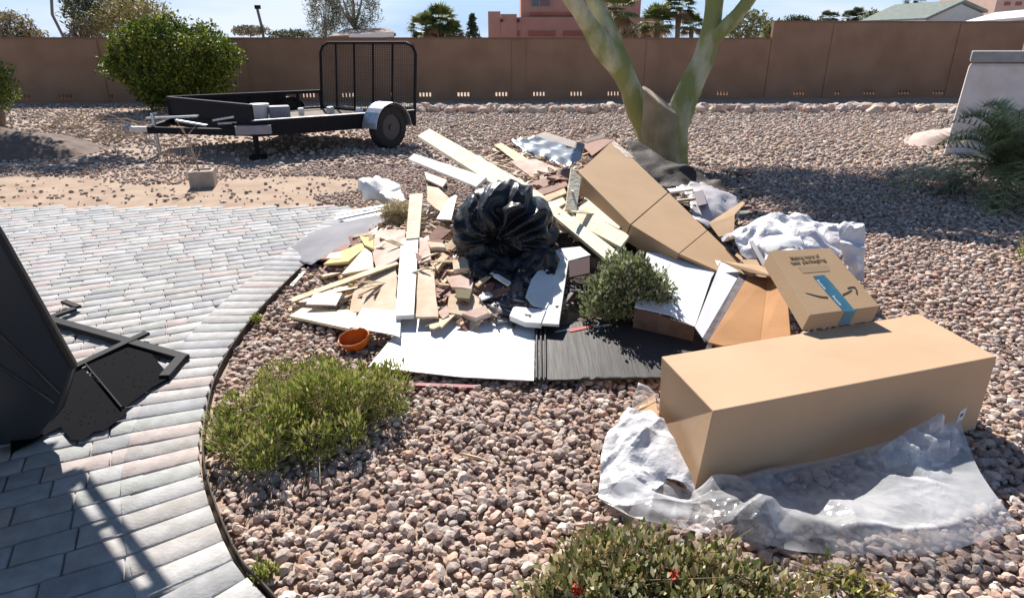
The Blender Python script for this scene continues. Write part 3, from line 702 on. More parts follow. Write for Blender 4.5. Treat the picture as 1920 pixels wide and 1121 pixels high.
# ------------------------------------------------------------------ shrubs near the camera
def shrub(name, label, cat, centres, N, size, cols, aspect=2.5, up=.4, stems=30, w=None, seed=0, flowers=0, stemc=(.16, .12, .07), twigs=0, gap=.15, vary=.35, hollow=.25, radial=.8):
    """centres: list of (x, y, z, rx, ry, rz)"""
    base = Vector((sum(c[0] for c in centres) / len(centres), sum(c[1] for c in centres) / len(centres), 0)); root = thing(name, label, cat, base)
    tot = sum(c[3] * c[4] * c[5] for c in centres); PP = []; DD = []
    for k, c in enumerate(centres):
        n_ = int(N * c[3] * c[4] * c[5] / tot); q = blob_points(c[:3], c[3:], n_, seed + k * 3.3, hollow, .45, gap); q = q[q[:, 2] > .012]
        PP.append(q); DD.append((q - np.array([c[0], c[1], c[2] - c[5]])) / np.array(c[3:]))
    P = np.concatenate(PP); dd = np.concatenate(DD); dd /= np.linalg.norm(dd, axis=1)[:, None]
    m_ = int(len(P) * .72)
    leaves('foliage', P[:m_] if False else P, size, leafm, root, aspect=aspect, up=up, tint=tints(len(P), cols, w), dirs=dd * radial, vary=vary)
    mb = MB()
    for k in range(stems):
        c = random.choice(centres); q = P[random.randrange(len(P))]
        b0 = Vector((c[0] + random.uniform(-.3, .3) * c[3], c[1] + random.uniform(-.3, .3) * c[4], 0)); e = Vector(q); mid = (b0 + e) / 2 + Vector((random.uniform(-.02, .02), random.uniform(-.02, .02), .02))
        mb.tube([b0, mid, e + (e - mid) * random.choice((0, 0, .25, .5))], [.0045, .0032, .0014], 5)
    mb.make('stem', mat('stem_' + name, stemc, tuple(q * 1.5 for q in stemc), rough=.9, scale=20), root)
    return root, P
# grey green shrub between the cartons
c = G(1182, 640); cx, cy = c.x, c.y + .12
shrub('small_leaf_shrub', 'small grey green round leaved shrub growing between the white carton and dark panel', 'shrub',
      [(cx, cy, .29, .21, .18, .19), (cx - .13, cy, .21, .17, .15, .17), (cx + .11, cy + .02, .25, .16, .14, .17), (cx - .04, cy, .43, .15, .14, .10), (cx + .22, cy - .06, .19, .09, .08, .08)], 8500, .022,
      [(.14, .165, .10), (.20, .215, .14), (.26, .27, .19), (.09, .12, .06), (.18, .20, .07), (.38, .37, .30)], aspect=1.7, stems=70, seed=4, gap=.2)
# spreading green shrub beside the paving
GL = [(.17, .21, .045), (.24, .27, .065), (.32, .32, .10), (.09, .13, .03), (.42, .38, .19), (.36, .28, .17)]
def at0(px, py): p = G(px, py); return p.x, p.y
cs = []
for px, py, h_, rx in ((440, 845, .13, .10), (500, 870, .14, .11), (455, 790, .12, .10), (530, 830, .17, .12), (590, 850, .12, .10), (560, 790, .16, .12), (610, 790, .20, .13), (655, 830, .12, .10), (670, 780, .17, .12), (720, 770, .15, .11), (735, 730, .13, .10), (640, 740, .13, .11), (575, 740, .11, .11), (510, 760, .12, .11), (690, 720, .10, .10), (530, 700, .06, .12), (600, 690, .06, .12), (415, 800, .08, .07)):
    x, y = at0(px, py + 12); cs.append((x, y, h_ * .62, rx, rx * .8, h_ * .95))
shrub('spreading_shrub', 'low spreading yellow green shrub beside the curved paver border', 'shrub', cs, 12500, .026, GL, aspect=3.6, up=.35, stems=260, seed=8, gap=.52, w=[.2, .26, .22, .10, .14, .08], stemc=(.26, .20, .12), hollow=.35, radial=1.1)
cs = [];
for px, py, h_, rx in ((1060, 1110, .15, .11), (1120, 1075, .16, .13), (1185, 1065, .17, .12), (1250, 1100, .15, .15), (1330, 1100, .17, .13), (1400, 1125, .11, .12), (1130, 1150, .18, .2), (1300, 1160, .16, .2), (1470, 1140, .10, .13), (1060, 1170, .14, .16)):
    x, y = at0(px, py + 10); cs.append((x, y, h_ * .45, rx, rx * .8, h_ * .75))
root, P = shrub('flowering_shrub', 'low broad leaved shrub with two red flowers at the bottom of the frame', 'shrub', cs, 5600, .028, [(.12, .14, .05), (.19, .20, .08), (.28, .26, .14), (.07, .08, .03), (.40, .34, .22), (.32, .22, .13), (.48, .43, .33)], aspect=2.1, up=.2, stems=170, seed=14, gap=.5)
for px, py in ((1262, 1079), (1083, 1102)):
    c = G(px, py, .16); V = blob_points(tuple(c), (.015, .015, .012), 26, 1, .5, 0)
    leaves('flower', V, .012, mat('red_petal', (.75, .035, .03), (.8, .06, .04), rough=.6, scale=20), root, aspect=1.2)
crd = []
for px, py, h_, rx in ((1560, 1095, .04, .13), (1620, 1110, .03, .10)):
    x, y = at0(px, py); crd.append((x, y, h_ * .4, rx, rx * .7, h_))
shrub('sparse_weed', 'sparse yellowing weed on the gravel at the bottom right of the frame', 'weed', crd, 420, .022, GL + [(.3, .2, .1)], aspect=2.2, stems=25, seed=31, gap=.35)
for px, py, r_, lb in ((483, 607, .035, 'tiny green weed at the paving edge above the spreading shrub'), (500, 1085, .045, 'tiny yellow green weed by the paving at the bottom')):
    x, y = at0(px, py); shrub('small_weed', lb, 'weed', [(x, y, .02, r_, r_, .03)], 240, .02, GL[:3] + [(.28, .27, .1)], aspect=3, stems=10, seed=px, gap=.0)
# dry grassy litter left of the shrub
# palm-like clump at the right edge
c = G(1905, 372); root = thing('blue_palm_clump', 'spiky green palm like clump at the right edge in front of the white tank', 'palm', (c.x, c.y, 0))
for k in range(110):
    a = random.uniform(0, 6.28); el = random.uniform(.05, 1.45); ln = random.uniform(1.1, 1.85)
    d = Vector((math.cos(a) * math.cos(el), math.sin(a) * math.cos(el), math.sin(el))); V, Fs, T = [], [], []; p = Vector((c.x + .02, c.y + .25, .28)); col_ = random.choice([(.18, .22, .13), (.26, .30, .19), (.36, .38, .26), (.42, .40, .27)])
    sd = d.cross(Vector((0, 0, 1))).normalized()
    for s in range(15):
        t_ = s / 14; q = p + d * ln * t_ + Vector((0, 0, -.55 * ln * t_ * t_)); 
        for sg in (-1, 1):
            for rep in range(3):
                dd = (d + sd * sg * random.uniform(.7, 1.2) + Vector((0, 0, random.uniform(-.5, .2)))).normalized(); wv = dd.cross(Vector((0, 0, 1))).normalized() * .010; L_ = .34 * (1 - .4 * t_)
                k0 = len(V); V += [q - wv, q + wv, q + dd * L_ + Vector((0, 0, -.05))]; Fs.append((k0, k0 + 1, k0 + 2)); T += [col_] * 3
        if s < 14:
            q2 = p + d * ln * (s + 1) / 14 + Vector((0, 0, -.55 * ln * ((s + 1) / 14) ** 2)); k0 = len(V); V += [q - sd * .008, q + sd * .008, q2 + sd * .006, q2 - sd * .006]; Fs.append((k0, k0 + 1, k0 + 2, k0 + 3)); T += [(.16, .17, .08)] * 4
    obj('frond', V, Fs, leafm, root, tint=np.array(T))
x, y = at0(1912, 500); shrub('grass_tuft', 'small yellow green tuft cut by the right edge on the gravel', 'weed', [(x + .1, y, .1, .12, .1, .14)], 500, .07, GL, aspect=9, stems=10, seed=77, up=.9)
# ================================================================== UTILITY TRAILER
NR, FR, FF, NF = Vector((-1.75, 11.9, 0)), Vector((-3.83, 13.4, 0)), Vector((-6.05, 11.75, 0)), Vector((-4.0, 10.2, 0))
Z = lambda p, z: Vector((p.x, p.y, z))
tr = thing('utility_trailer', 'black open utility trailer with tall rear ramp gate parked on the gravel', 'trailer', Z((NR + FF) / 2, 0))
deckm = mat('trailer_deck', (.14, .11, .09), (.22, .17, .13), rough=.9, scale=6, bump=.2)
MB().hexa([Z(p, .44) for p in (NR, FR, FF, NF)], [Z(p, .48) for p in (NR, FR, FF, NF)]).make('deck', deckm, tr)
fr = MB(); 
for a, b in ((NR, FR), (FR, FF), (FF, NF), (NF, NR)): fr.beam(Z(a, .43), Z(b, .43), .07, .17)
ax = (NF - NR).normalized(); wv = (FR - NR).normalized()
for k in (.25, .5, .75): fr.beam(Z(NR.lerp(NF, k), .4), Z(FR.lerp(FF, k), .4), .05, .08)
fr.beam(Z(NR, .46) + Vector((0, -.05, 0)), Z(NF, .46) + Vector((0, -.05, 0)), .04, .24)
fr.make('frame', BLACKM, tr)
# bright steel strip along the near frame edge
MB().beam(Z(NR, .589) + Vector((0, -.05, 0)), Z(NF, .589) + Vector((0, -.05, 0)), .05, .012).make('frame_edge', STEEL, tr)
rail = MB()
rail.beam(Z(FR, .80), Z(FF, .80), .06, .06); rail.beam(Z(FF, .80), Z(NF, .80), .05, .05)
for k in range(7): rail.beam(Z(FR.lerp(FF, k / 6), .45), Z(FR.lerp(FF, k / 6), .80), .05, .05, up=(1, 0, 0))
rail.make('side_rail', BLACKM, tr)
MB().slab([Z(FF, .47), Z(NF, .47), Z(NF, .78), Z(FF, .78)], .03).make('front_shade_board', BLACKM, tr)  # black board added to stand for the shaded mass at the front
MB().slab([Z(FR.lerp(FF, .25), .50), Z(FF, .50), Z(FF, .78), Z(FR.lerp(FF, .25), .78)], .03).make('side_shade_board', BLACKM, tr)  # same added dark stand-in for shade, along the far side
# gate
g = MB(); H = 1.70; lean = ax * -.10
def gp(f, z): return Z(NR.lerp(FR, f), z) + lean * ((z - .48) / 1.2)
cr_ = .10
g.tube([gp(0, .30), gp(0, H - .18), gp(.03, H - .06), gp(.09, H), gp(.91, H), gp(.97, H - .06), gp(1, H - .18), gp(1, .45)], .026, 8)
for f in (.22, .42, .62, .82): g.tube([gp(f, .5), gp(f, H)], .019, 6)
g.tube([gp(0, .52), gp(1, .52)], .022, 6)
gate = g.make('ramp_gate', BLACKM, tr, smooth=True)
msh = MB()
for k in range(1, 30): msh.tube([gp(.01, .5 + k * .04), gp(.99, .5 + k * .04)], .0035, 4)
for k in range(1, 56): msh.tube([gp(k / 56, .5), gp(k / 56, H)], .0035, 4)
msh.make('mesh_infill', BLACKM, gate)
MB().slab([gp(.015, .36), gp(.17, .38), gp(.17, .60), gp(.015, .62)], .02).make('tail_light_panel', BLACKM, tr)
MB().slab([gp(.04, .50), gp(.12, .50), gp(.12, .545), gp(.04, .545)], .03).make('licence_plate', WHITEP, tr)
def wheel(c, axis, r, w, parent, fender=True, fm=STEEL):
    axis = axis.normalized(); u = Vector((0, 0, 1)); v = axis.cross(u).normalized(); V, Fs = [], []; n = 32
    prof = [(-w / 2, r * .6), (-w / 2, r * .93), (-w * .38, r), (w * .38, r), (w / 2, r * .93), (w / 2, r * .6)]
    for i in range(n):
        a = 2 * math.pi * i / n; e = u * math.cos(a) + v * math.sin(a)
        for o_, rr in prof: V.append(c + axis * o_ + e * rr)
    m = len(prof)
    for i in range(n):
        for j in range(m): a0 = i * m + j; a1 = i * m + (j + 1) % m; b0 = ((i + 1) % n) * m + j; b1 = ((i + 1) % n) * m + (j + 1) % m; Fs.append((a0, a1, b1, b0))
    wr = obj('wheel', V, Fs, RUBBER, parent, smooth=False)
    mb = MB(); mb.tube([c - axis * w * .40, c - axis * w * .1, c + axis * w * .1, c + axis * w * .40], [r * .6, r * .45, r * .45, r * .6], 24); mb.tube([c - axis * w * .5, c + axis * w * .5], r * .14, 12)
    mb.make('rim', mat('rim_grey', (.07, .07, .075), rough=.5, metal=.3), wr)
    if fender:
        mb = MB(); K = 14; R2 = r * 1.16; q = []
        for i in range(K + 1):
            a = R(-88) + R(176) * i / K; e = u * math.cos(a) + v * math.sin(a); q.append(e * R2 * (1.0 if abs(a) < R(80) else 1.02))
        W2 = w * .75
        for i in range(K):
            for s0, s1, k0, k1 in ((-W2, W2, 1, 1),):
                A = [c + axis * s0 + q[i], c + axis * s1 + q[i], c + axis * s1 + q[i + 1], c + axis * s0 + q[i + 1]]
                B = [p * 1 for p in (c + axis * s0 + q[i] * .975, c + axis * s1 + q[i] * .975, c + axis * s1 + q[i + 1] * .975, c + axis * s0 + q[i + 1] * .975)]
                mb.hexa(B, A)
            mb.slab([c - axis * W2 + q[i] , c - axis * W2 + q[i + 1], c - axis * W2 + q[i + 1] * .86, c - axis * W2 + q[i] * .86], .01)
        mb.make('fender', fm, parent)
    return wr
out_ = -wv
wheel(Z(NR.lerp(NF, .24), .345) + out_ * .17, out_, .36, .22, tr)
wheel(Z(FR.lerp(FF, .22), .335) - out_ * .17, out_, .335, .20, tr, fm=BLACKM)
# tongue, coupler, jack
mid = (NF + FF) / 2; tip = mid + ax * .95
MB().beam(Z(NF, .40), Z(tip, .42), .07, .10).beam(Z(FF, .40), Z(tip, .42), .07, .10).make('tongue', BLACKM, tr)
MB().beam(Z(tip, .43), Z(tip + ax * .25, .45), .09, .08).tube([Z(tip + ax * .26, .42), Z(tip + ax * .30, .47), Z(tip + ax * .2, .52)], [.05, .05, .02], 8).make('coupler', STEEL, tr)
MB().tube([Z(tip - ax * .12, 0.03), Z(tip - ax * .12, .66)], .028, 8).tube([Z(tip - ax * .12, .66), Z(tip - ax * .12, .68) + wv * -.14], .012, 6).make('jack', STEEL, tr)
MB().tube([Z(NF + ax * .0, .05), Z(NF, .40)], .045, 8).box(Z(NF, .03), (.22, .22, .05)).make('jack_stand', BLACKM, tr)
for k in (-1, 1): MB().tube([Z(tip + wv * .03 * k, .40), Z(tip + wv * .08 * k, .2), Z(tip + ax * .1 + wv * .1 * k, .06)], .009, 5).make('safety_chain', STEEL, tr)
# load on and at the trailer
def crate(label, name, cat, px, py, Y, size, m, rot=.0, bev=.01):
    c = D(px, py, Y); M = Matrix.Rotation(rot, 3, 'Z'); o = MB().box((c.x, c.y, c.z), size, M).make(name, m, None, bevel=bev); return tag(o, label, cat)
b = D(487, 205, 11.3)
o = MB().tube([Vector((b.x, b.y, .49)), Vector((b.x, b.y, .74))], [.12, .16], 20).make('bucket', WHITE, None, smooth=False); tag(o, 'white bucket standing on the near front corner of the trailer deck', 'bucket')
MB().box((b.x + .30, b.y + .08, .60), (.34, .22, .2), Matrix.Rotation(.4, 3, 'Z')).make('storage_tote', mat('grey_tote', (.30, .28, .31), (.24, .23, .25), rough=.6), None, bevel=.02)
tag(COL.objects['storage_tote'], 'grey storage tote next to the white bucket on the trailer', 'tote')
o = MB().beam(Z(NF, .50) + Vector((-.25, -.1, -.05)), Z(NF, .50) + Vector((.25, .05, -.05)), .14, .13).make('battery_box', mat('grey_tote', (0, 0, 0)), tr)
for k in range(5):
    q = NR.lerp(FF, .25 + .12 * k) + Vector((.1, .0, 0)); o = MB().box((q.x, q.y, .56 + .02 * (k % 2)), (.12, .1, .13), Matrix.Rotation(k, 3, 'Z')).make('paint_can', [WHITE, STEEL, WHITEP][k % 3], None, bevel=.02)
    tag(o, 'small pale can standing on the trailer deck behind the silver fender', 'can', 'small cans on the trailer deck')
for k, (a, b_, zz) in enumerate((((275, 222), (372, 218), .62), ((330, 226), (388, 236), .55), ((400, 226), (470, 214), .60), ((410, 232), (450, 230), .52))):
    p, q = D(*a, 10.6), D(*b_, 10.5); o = MB().beam(p, q, .05, .03).make('metal_bar', STEEL, None)
    tag(o, ['longest pale metal bar stacked over the trailer tongue', 'short pale metal bar bent down over the trailer tongue', 'pale metal bar lying right of the trailer jack', 'lower short bar under the bar right of the jack'][k], 'bar')
p = D(430, 240, 10.4)

# ------------------------------------------------------------------ potted twig in a block
c = G(383, 348); pb = thing('block_planter', 'concrete block used as planter with a bare twig, on the dirt near the trailer shadow', 'planter', c)
cm = mat('concrete_block', (.36, .30, .25), (.44, .37, .31), rough=.95, scale=14, bump=.3)
M = Matrix.Rotation(.3, 3, 'Z'); mb = MB(); w_, h_ = .29, .20
for s in (-1, 1):
    mb.box(Vector((c.x, c.y, h_ / 2)) + M @ Vector((s * (w_ / 2 - .02), 0, 0)), (.04, .30, h_), M); mb.box(Vector((c.x, c.y, h_ / 2)) + M @ Vector((0, s * .13, 0)), (w_ - .08, .04, h_), M)
mb.make('block', cm, pb, bevel=.004); MB().box((c.x, c.y, .09), (.23, .21, .18), M).make('soil', dirt, pb)
mb = MB(); mb.tube([Vector((c.x - .03, c.y, .15)), Vector((c.x - .08, c.y + .02, .45)), Vector((c.x - .16, c.y + .03, .72))], [.014, .01, .006], 6)
for k in range(7): q = Vector((c.x - .05 - .015 * k, c.y, .3 + .06 * k)); mb.tube([q, q + Vector((random.uniform(-.16, .16), random.uniform(-.1, .1), random.uniform(.05, .2)))], [.006, .003], 5)
mb.make('twig', mat('dry_stem', (.34, .26, .18), (.42, .33, .24), rough=.9, scale=20), pb)
# dry brush and dirt heap at the left
c = G(15, 285); V, Fs = [], []; n = 26
for i in range(n + 1):
    for j in range(n + 1):
        x = (i / n - .5) * 2; y = (j / n - .5) * 2; r_ = math.hypot(x, y); V.append((c.x + x * 1.5, c.y + y * 1.0, max(-.02, .42 * max(0, 1 - r_) ** .8 + .08 * noise.noise(Vector((x * 3, y * 3, 1))) * (r_ < 1) - .01)))
for i in range(n):
    for j in range(n): a = i * (n + 1) + j; Fs.append((a, a + n + 1, a + n + 2, a + 1))
o = obj('dirt_mound', V, Fs, mat('dark_soil', (.13, .09, .07), (.20, .14, .11), rough=.95, scale=6, bump=.6, bscale=25), smooth=True); tag(o, 'dark low soil mound at the left edge between the wall and the paving', 'mound', kind='structure')
mb = MB(); 
for k in range(120):
    q = G(random.uniform(90, 290), random.uniform(222, 275)); a = random.uniform(-.5, .5) + (math.pi if random.random() < .5 else 0); L_ = random.uniform(.2, .8)
    p2 = q + Vector((math.cos(a) * L_, math.sin(a) * L_, random.uniform(.03, .3))); mb.tube([q + Vector((0, 0, .02)), (q + p2) / 2 + Vector((0, 0, .06)), p2], [.012, .008, .003], 5)
tag(mb.make('cut_branches', mat('dry_stem', (0, 0, 0))), 'tangle of cut dry branches on the ground left of the trailer tongue', 'branches', kind='stuff')
c = G(355, 300)
mb = MB()
for k in range(30):
    q = G(random.uniform(300, 372), random.uniform(292, 318)); mb.tube([q, q + Vector((random.uniform(-.1, .1), random.uniform(-.1, .1), random.uniform(.15, .45)))], [.006, .002], 5)
tag(mb.make('dry_weeds', mat('dry_stem', (0, 0, 0))), 'dry grey weeds standing under the trailer tongue', 'weeds', kind='stuff')

# ------------------------------------------------------------------ white tapered tank, sack and stones at the right
c = G(1880, 292); tk = thing('plaster_tank', 'tapered white plaster pedestal with grey slab cap at the right edge', 'pedestal', (c.x, c.y, 0))
pm = mat('white_plaster', (.70, .64, .61), (.60, .52, .48), rough=.9, scale=3, bump=.2, bscale=25)
b0, b1 = G(1768, 291), D(1822, 118, G(1768, 291).y + .05); Yb = b0.y
x0, x1 = b0.x, b0.x + 2.4; tx0 = b1.x; zt = b1.z
MB().hexa([Vector((x0, Yb, -.02)), Vector((x1, Yb, -.02)), Vector((x1, Yb + 1.3, -.02)), Vector((x0 * (1 + 1.3 / Yb) + .05, Yb + 1.3, -.02))], [Vector((tx0, Yb + .1, zt)), Vector((x1 - .3, Yb + .1, zt)), Vector((x1 - .3, Yb + 1.1, zt)), Vector((tx0 * (1 + 1.0 / Yb) + .05, Yb + 1.1, zt))]).make('pedestal_body', pm, tk, bevel=.06)
MB().slab([Vector((tx0 - .03, Yb + .05, zt + .165)), Vector((x1 - .25, Yb + .05, zt + .165)), Vector((x1 - .25, Yb + 1.15, zt + .165)), Vector((tx0 * (1 + 1.0 / Yb) + .02, Yb + 1.15, zt + .165))], .16, Vector((0, 0, 1))).make('cap_slab', mat('grey_concrete', (.26, .25, .25), (.34, .33, .32), rough=.9, scale=5, bump=.2), tk, bevel=.012)
o = crumple('sand_sack', [(1694, 262), (1712, 254), (1745, 247), (1785, 240), (1800, 262), (1776, 282), (1730, 281), (1700, 275)], mat('sack_cloth', (.56, .47, .42), (.48, .38, .33), rough=.9, scale=6, bump=.2), res=.07, amp=.06, bulge=.14, Zs=[.08] * 8); tag(o, 'slumped pale sack lying at the foot of the white pedestal', 'sack')
mb = MB(); 
q0, q1 = G(1762, 318, .02), G(1778, 304, .05); tag(MB().tube([q0, q1], [.012, .012], 8).make('pale_stick', WHITE), 'short white pipe piece on the gravel below the pedestal', 'pipe')
mb = MB(); a, b = G(1764, 362, .03), G(1800, 345, .08); tag(MB().tube([a, (a + b) / 2 + Vector((0, 0, .03)), b], [.035, .05, .03], 8).make('dark_branch', BROWN, smooth=True), 'short dark branch lying under the spiky palm clump', 'branch')
MB().box((D(1915, 100, 20).x + .3, 20.0, 1.1), (.35, .35, 2.3)).make('gate_post', mat('tan_post', (.46, .31, .24), (.5, .35, .28), rough=.9, scale=3))
tag(COL.objects['gate_post'], 'pinkish square post rising above the pedestal cap at the right edge', 'post')

# ================================================================== FOREGROUND LEFT: trailer side, dark flat bars and sheets, added shade blocker
def shade_pt(px, py, h): g_ = G(px, py, .02); return g_ + SUN * (h / SUN.z)
body = mat('black_body_panel', (.022, .022, .027), (.032, .032, .036), rough=.33, scale=2, spec=.5)
vt = thing('tilt_trailer', 'black steel trailer side with flat dark bars and sheets on the pavers at the left edge', 'trailer', G(40, 850))
# tilted side panel
Pn = [D(-160, 190, 2.5), D(0, 446, 2.5), D(138, 690, 2.5), D(118, 765, 2.5), D(58, 835, 2.45), D(0, 890, 2.4), D(-200, 960, 2.35)]
c_, n_ = fit_plane(Pn)
if n_.dot(CAMP - c_) < 0: n_ = -n_
Pq = [p - n_ * (p - c_).dot(n_) for p in Pn]
pn = MB().slab(Pq, .05, n_).make('side_panel', body, vt, bevel=.014)
for (a_, b_) in ((.30, .62), (.44, .74)):              # pressed ribs in the sheet
    p_, q_ = Pq[0].lerp(Pq[6], a_) , Pq[2].lerp(Pq[4], b_ - .3) ; MB().tube([p_ + n_ * .001, q_ + n_ * .001], .006, 8).make('pressed_rib', body, vt, smooth=True)
for k in range(0): p_ = Pq[1].lerp(Pq[2], k / 9 + .06) + (Pq[4] - Pq[2]).normalized() * .035 - (Pq[2] - Pq[1]).normalized() * 0; MB().tube([p_ + n_ * -.002, p_ + n_ * .006], .008, 10).make('bolt', STEEL, vt)
# rolled rim along the upper edge
mb = MB(); mb.tube([p + n_ * .004 for p in Pq[:3]], .014, 8); mb.make('edge_trim', mat('rubber_trim', (.012, .012, .014), rough=.6), vt, smooth=True)
def bar(a, b, w=.028, h=.022, za=.05, zb=.05, name='dark_bar'):
    MB().beam(G(*a, za), G(*b, zb), w, h).make(name, BLACKM, vt, bevel=.003)
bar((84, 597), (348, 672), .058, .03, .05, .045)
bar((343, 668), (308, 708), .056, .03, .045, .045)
bar((276, 624), (120, 698), .050, .02, .06, .045, 'dark_strap')
bar((86, 598), (140, 579), .050, .02, .05, .05, 'dark_arm'); bar((147, 576), (119, 565), .040, .02, .05, .06, 'dark_arm')
# near-black flat sheets just above the pavers, with small holes in clusters
def perforated(name, poly, z, clusters, parent):
    P = [G(x, y, z) for x, y in poly]; q = [Vector((p.x, p.y)) for p in P]; nb = len(q)
    if sum(q[i].x * q[(i + 1) % nb].y - q[(i + 1) % nb].x * q[i].y for i in range(nb)) < 0: q.reverse(); vs = list(q); faces = [list(range(nb))]; holes = []
    for (hx, hy, rx, ry, n_) in clusters:
        for _ in range(n_):
            c = G(hx + random.uniform(-rx, rx), hy + random.uniform(-ry, ry), z)
            if all((c.x - h[0]) ** 2 + (c.y - h[1]) ** 2 > .02 ** 2 for h in holes): holes.append((c.x, c.y))
    for hx, hy in holes:
        k = len(vs); vs += [Vector((hx + .0045 * math.cos(a), hy + .0045 * math.sin(a))) for a in [0, 1.257, 2.513, 3.77, 5.027]]; faces.append(list(range(k, k + 5)))
    vo, _, fo, _, _, orig = geometry.delaunay_2d_cdt(vs, [], faces, 1, 1e-6)
    fo2 = [tuple(f) for f, o_ in zip(fo, orig) if list(o_) == [0]]
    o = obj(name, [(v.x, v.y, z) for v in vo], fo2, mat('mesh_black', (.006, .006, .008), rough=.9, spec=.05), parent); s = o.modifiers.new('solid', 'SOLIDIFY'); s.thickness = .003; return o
perforated('perforated_sheet', [(160, 676), (222, 641), (262, 638), (320, 706), (282, 728), (236, 762), (222, 762)], .045, [(225, 668, 36, 16, 24), (260, 712, 34, 18, 20)], vt)
perforated('perforated_sheet', [(20, 720), (112, 690), (150, 686), (238, 768), (237, 776), (196, 806), (176, 809), (156, 826), (134, 824), (114, 800), (90, 812), (20, 850)], .038, [(160, 790, 48, 24, 22), (180, 742, 30, 14, 6), (215, 770, 12, 8, 5)], vt)
bar((160, 682), (228, 764), .008, .012, .05, .05, 'sheet_lip')
# overhead awning added unseen over the left foreground, shaped to cast shade on the paving
HA = 2.08
aw = thing('shade_blocker', 'dark awning on posts added out of view to shade the paving at the lower left corner', 'blocker', (-4.2, 5, 0))
e1, e2 = shade_pt(84, 850, HA), shade_pt(268, 1121, HA); d = (e2 - e1).normalized(); e3 = e2 + d * 2.6; back = Vector((-d.y, d.x, 0)); back = back if back.x < 0 else -back
awm = mat('blocker_dark', (.06, .06, .065), rough=.8)
q = [e1, e3, e3 + back * 5.5, e1 + back * 5.5]
MB().slab(q, .008, Vector((0, 0, 1))).make('blocker_sheet', awm, aw)
f1, f2 = shade_pt(146, 880, HA), shade_pt(303, 1104, HA)
MB().beam(f1, f2 + d * .02, .042, .006).make('blocker_rail', BLACKM, aw)
for p, w in ((shade_pt(112, 894, HA), f1), (shade_pt(176, 992, HA), shade_pt(217, 978, HA)), (shade_pt(262, 1118, HA), f2 + d * .02)): MB().beam(p, w, .045, .006).make('blocker_bracket', BLACKM, aw)
MB().beam(shade_pt(70, 840, HA), shade_pt(104, 836, HA), .03, .03).make('blocker_bracket', BLACKM, aw)
for k in (0.1, .9):
    p = (e1.lerp(e3, k)) + back * 5.3; MB().tube([Vector((p.x, p.y, 0)), Vector((p.x, p.y, HA - .05))], .04, 10).make('post', BLACKM, aw)
    MB().beam(p + Vector((0, 0, -.07)), e1.lerp(e3, k) + Vector((0, 0, -.07)), .05, .06).make('blocker_beam', BLACKM, aw)
# ================================================================== THE RUBBISH PILE
# ---- core: soil and chips, then thousands of splinters
V, Fs = [], []; nx, ny = 90, 90
for i in range(nx + 1):
    for j in range(ny + 1):
        x = -1.9 + 4.6 * i / nx; y = 2.8 + 4.8 * j / ny; h_ = HM(x, y)
        V.append((x, y, max(-.02, h_ - .05 + .05 * noise.noise(Vector((x * 4, y * 4, 0))) + .03 * noise.noise(Vector((x * 13, y * 13, 0)))) if h_ > .02 else -.03))
for i in range(nx):
    for j in range(ny): a = i * (ny + 1) + j; Fs.append((a, a + ny + 1, a + ny + 2, a + 1))
core = obj('debris_heap', V, Fs, mat('debris_core', (.07, .05, .04), (.30, .22, .16), rough=.95, scale=9, bump=.8, bscale=30, lo_=.4, hi=.7)); tag(core, 'mass of crumbled building rubble under the loose boards', 'rubble', kind='stuff')
# splinters (stuff)
def chips(name, N, region, L0, L1, w, cols, label, seed=0, lift=.05):
    V, Fs, T = [], [], []; k = 0
    while k < N:
        px, py, ok = *region(), True
        p = S(px, py, 0.0); p.z = HM(p.x, p.y) + random.uniform(-.03, lift)
        a = random.uniform(0, 6.28); d_ = Vector((math.cos(a), math.sin(a), random.uniform(-.35, .35))).normalized(); L_ = random.uniform(L0, L1) * (1 if random.random() < .8 else 1.7); b = d_ * L_ / 2
        ww = random.uniform(*w); s = d_.cross(Vector((random.uniform(-.4, .4), random.uniform(-.4, .4), 1))).normalized() * ww / 2; u = s.cross(d_).normalized() * random.uniform(.003, .012)
        q = len(V); sk = random.uniform(.3, 1)
        V += [p - b - s - u, p + b - s * sk - u, p + b + s * sk - u, p - b + s - u, p - b - s + u, p + b - s * sk + u, p + b + s * sk + u, p - b + s + u]
        Fs += [tuple(i + q for i in f) for f in ((3, 2, 1, 0), (4, 5, 6, 7), (0, 1, 5, 4), (1, 2, 6, 5), (2, 3, 7, 6), (3, 0, 4, 7))]
        c = random.choice(cols); m_ = random.uniform(.75, 1.15); T += [tuple(x * m_ for x in c)] * 8; k += 1
    o = obj(name, V, Fs, mat('chip', (.85, .85, .85), (1.1, 1.1, 1.1), rough=.85, scale=25, bump=.2, attr=True), tint=np.array(T)); return tag(o, label, 'splinters', kind='stuff')
WC = [(.62, .50, .34), (.55, .40, .26), (.68, .58, .44), (.45, .30, .20), (.40, .24, .17), (.70, .64, .56), (.30, .20, .14), (.50, .34, .28)]
def reg(cx, cy, rx, ry):
    def f():
        while True:
            a, b = random.gauss(0, .5), random.gauss(0, .5)
            if a * a + b * b < 1: return cx + a * rx, cy + b * ry
    return f
chips('wood_splinters', 1500, reg(850, 480, 170, 110), .03, .16, (.006, .03), WC, 'pale broken wood splinters heaped left of the black bag')
chips('wood_splinters', 1500, reg(1050, 315, 210, 80), .05, .30, (.01, .05), [(.35, .20, .15), (.45, .30, .22), (.55, .42, .30), (.25, .16, .12), (.62, .52, .4)], 'reddish brown splinters near the top of the pile')
chips('wood_splinters', 700, reg(960, 550, 120, 60), .03, .16, (.008, .04), [(.16, .12, .11), (.24, .18, .16), (.10, .09, .09), (.34, .26, .22), (.30, .30, .32)], 'dark splinters and scraps in the shade of the black bag')
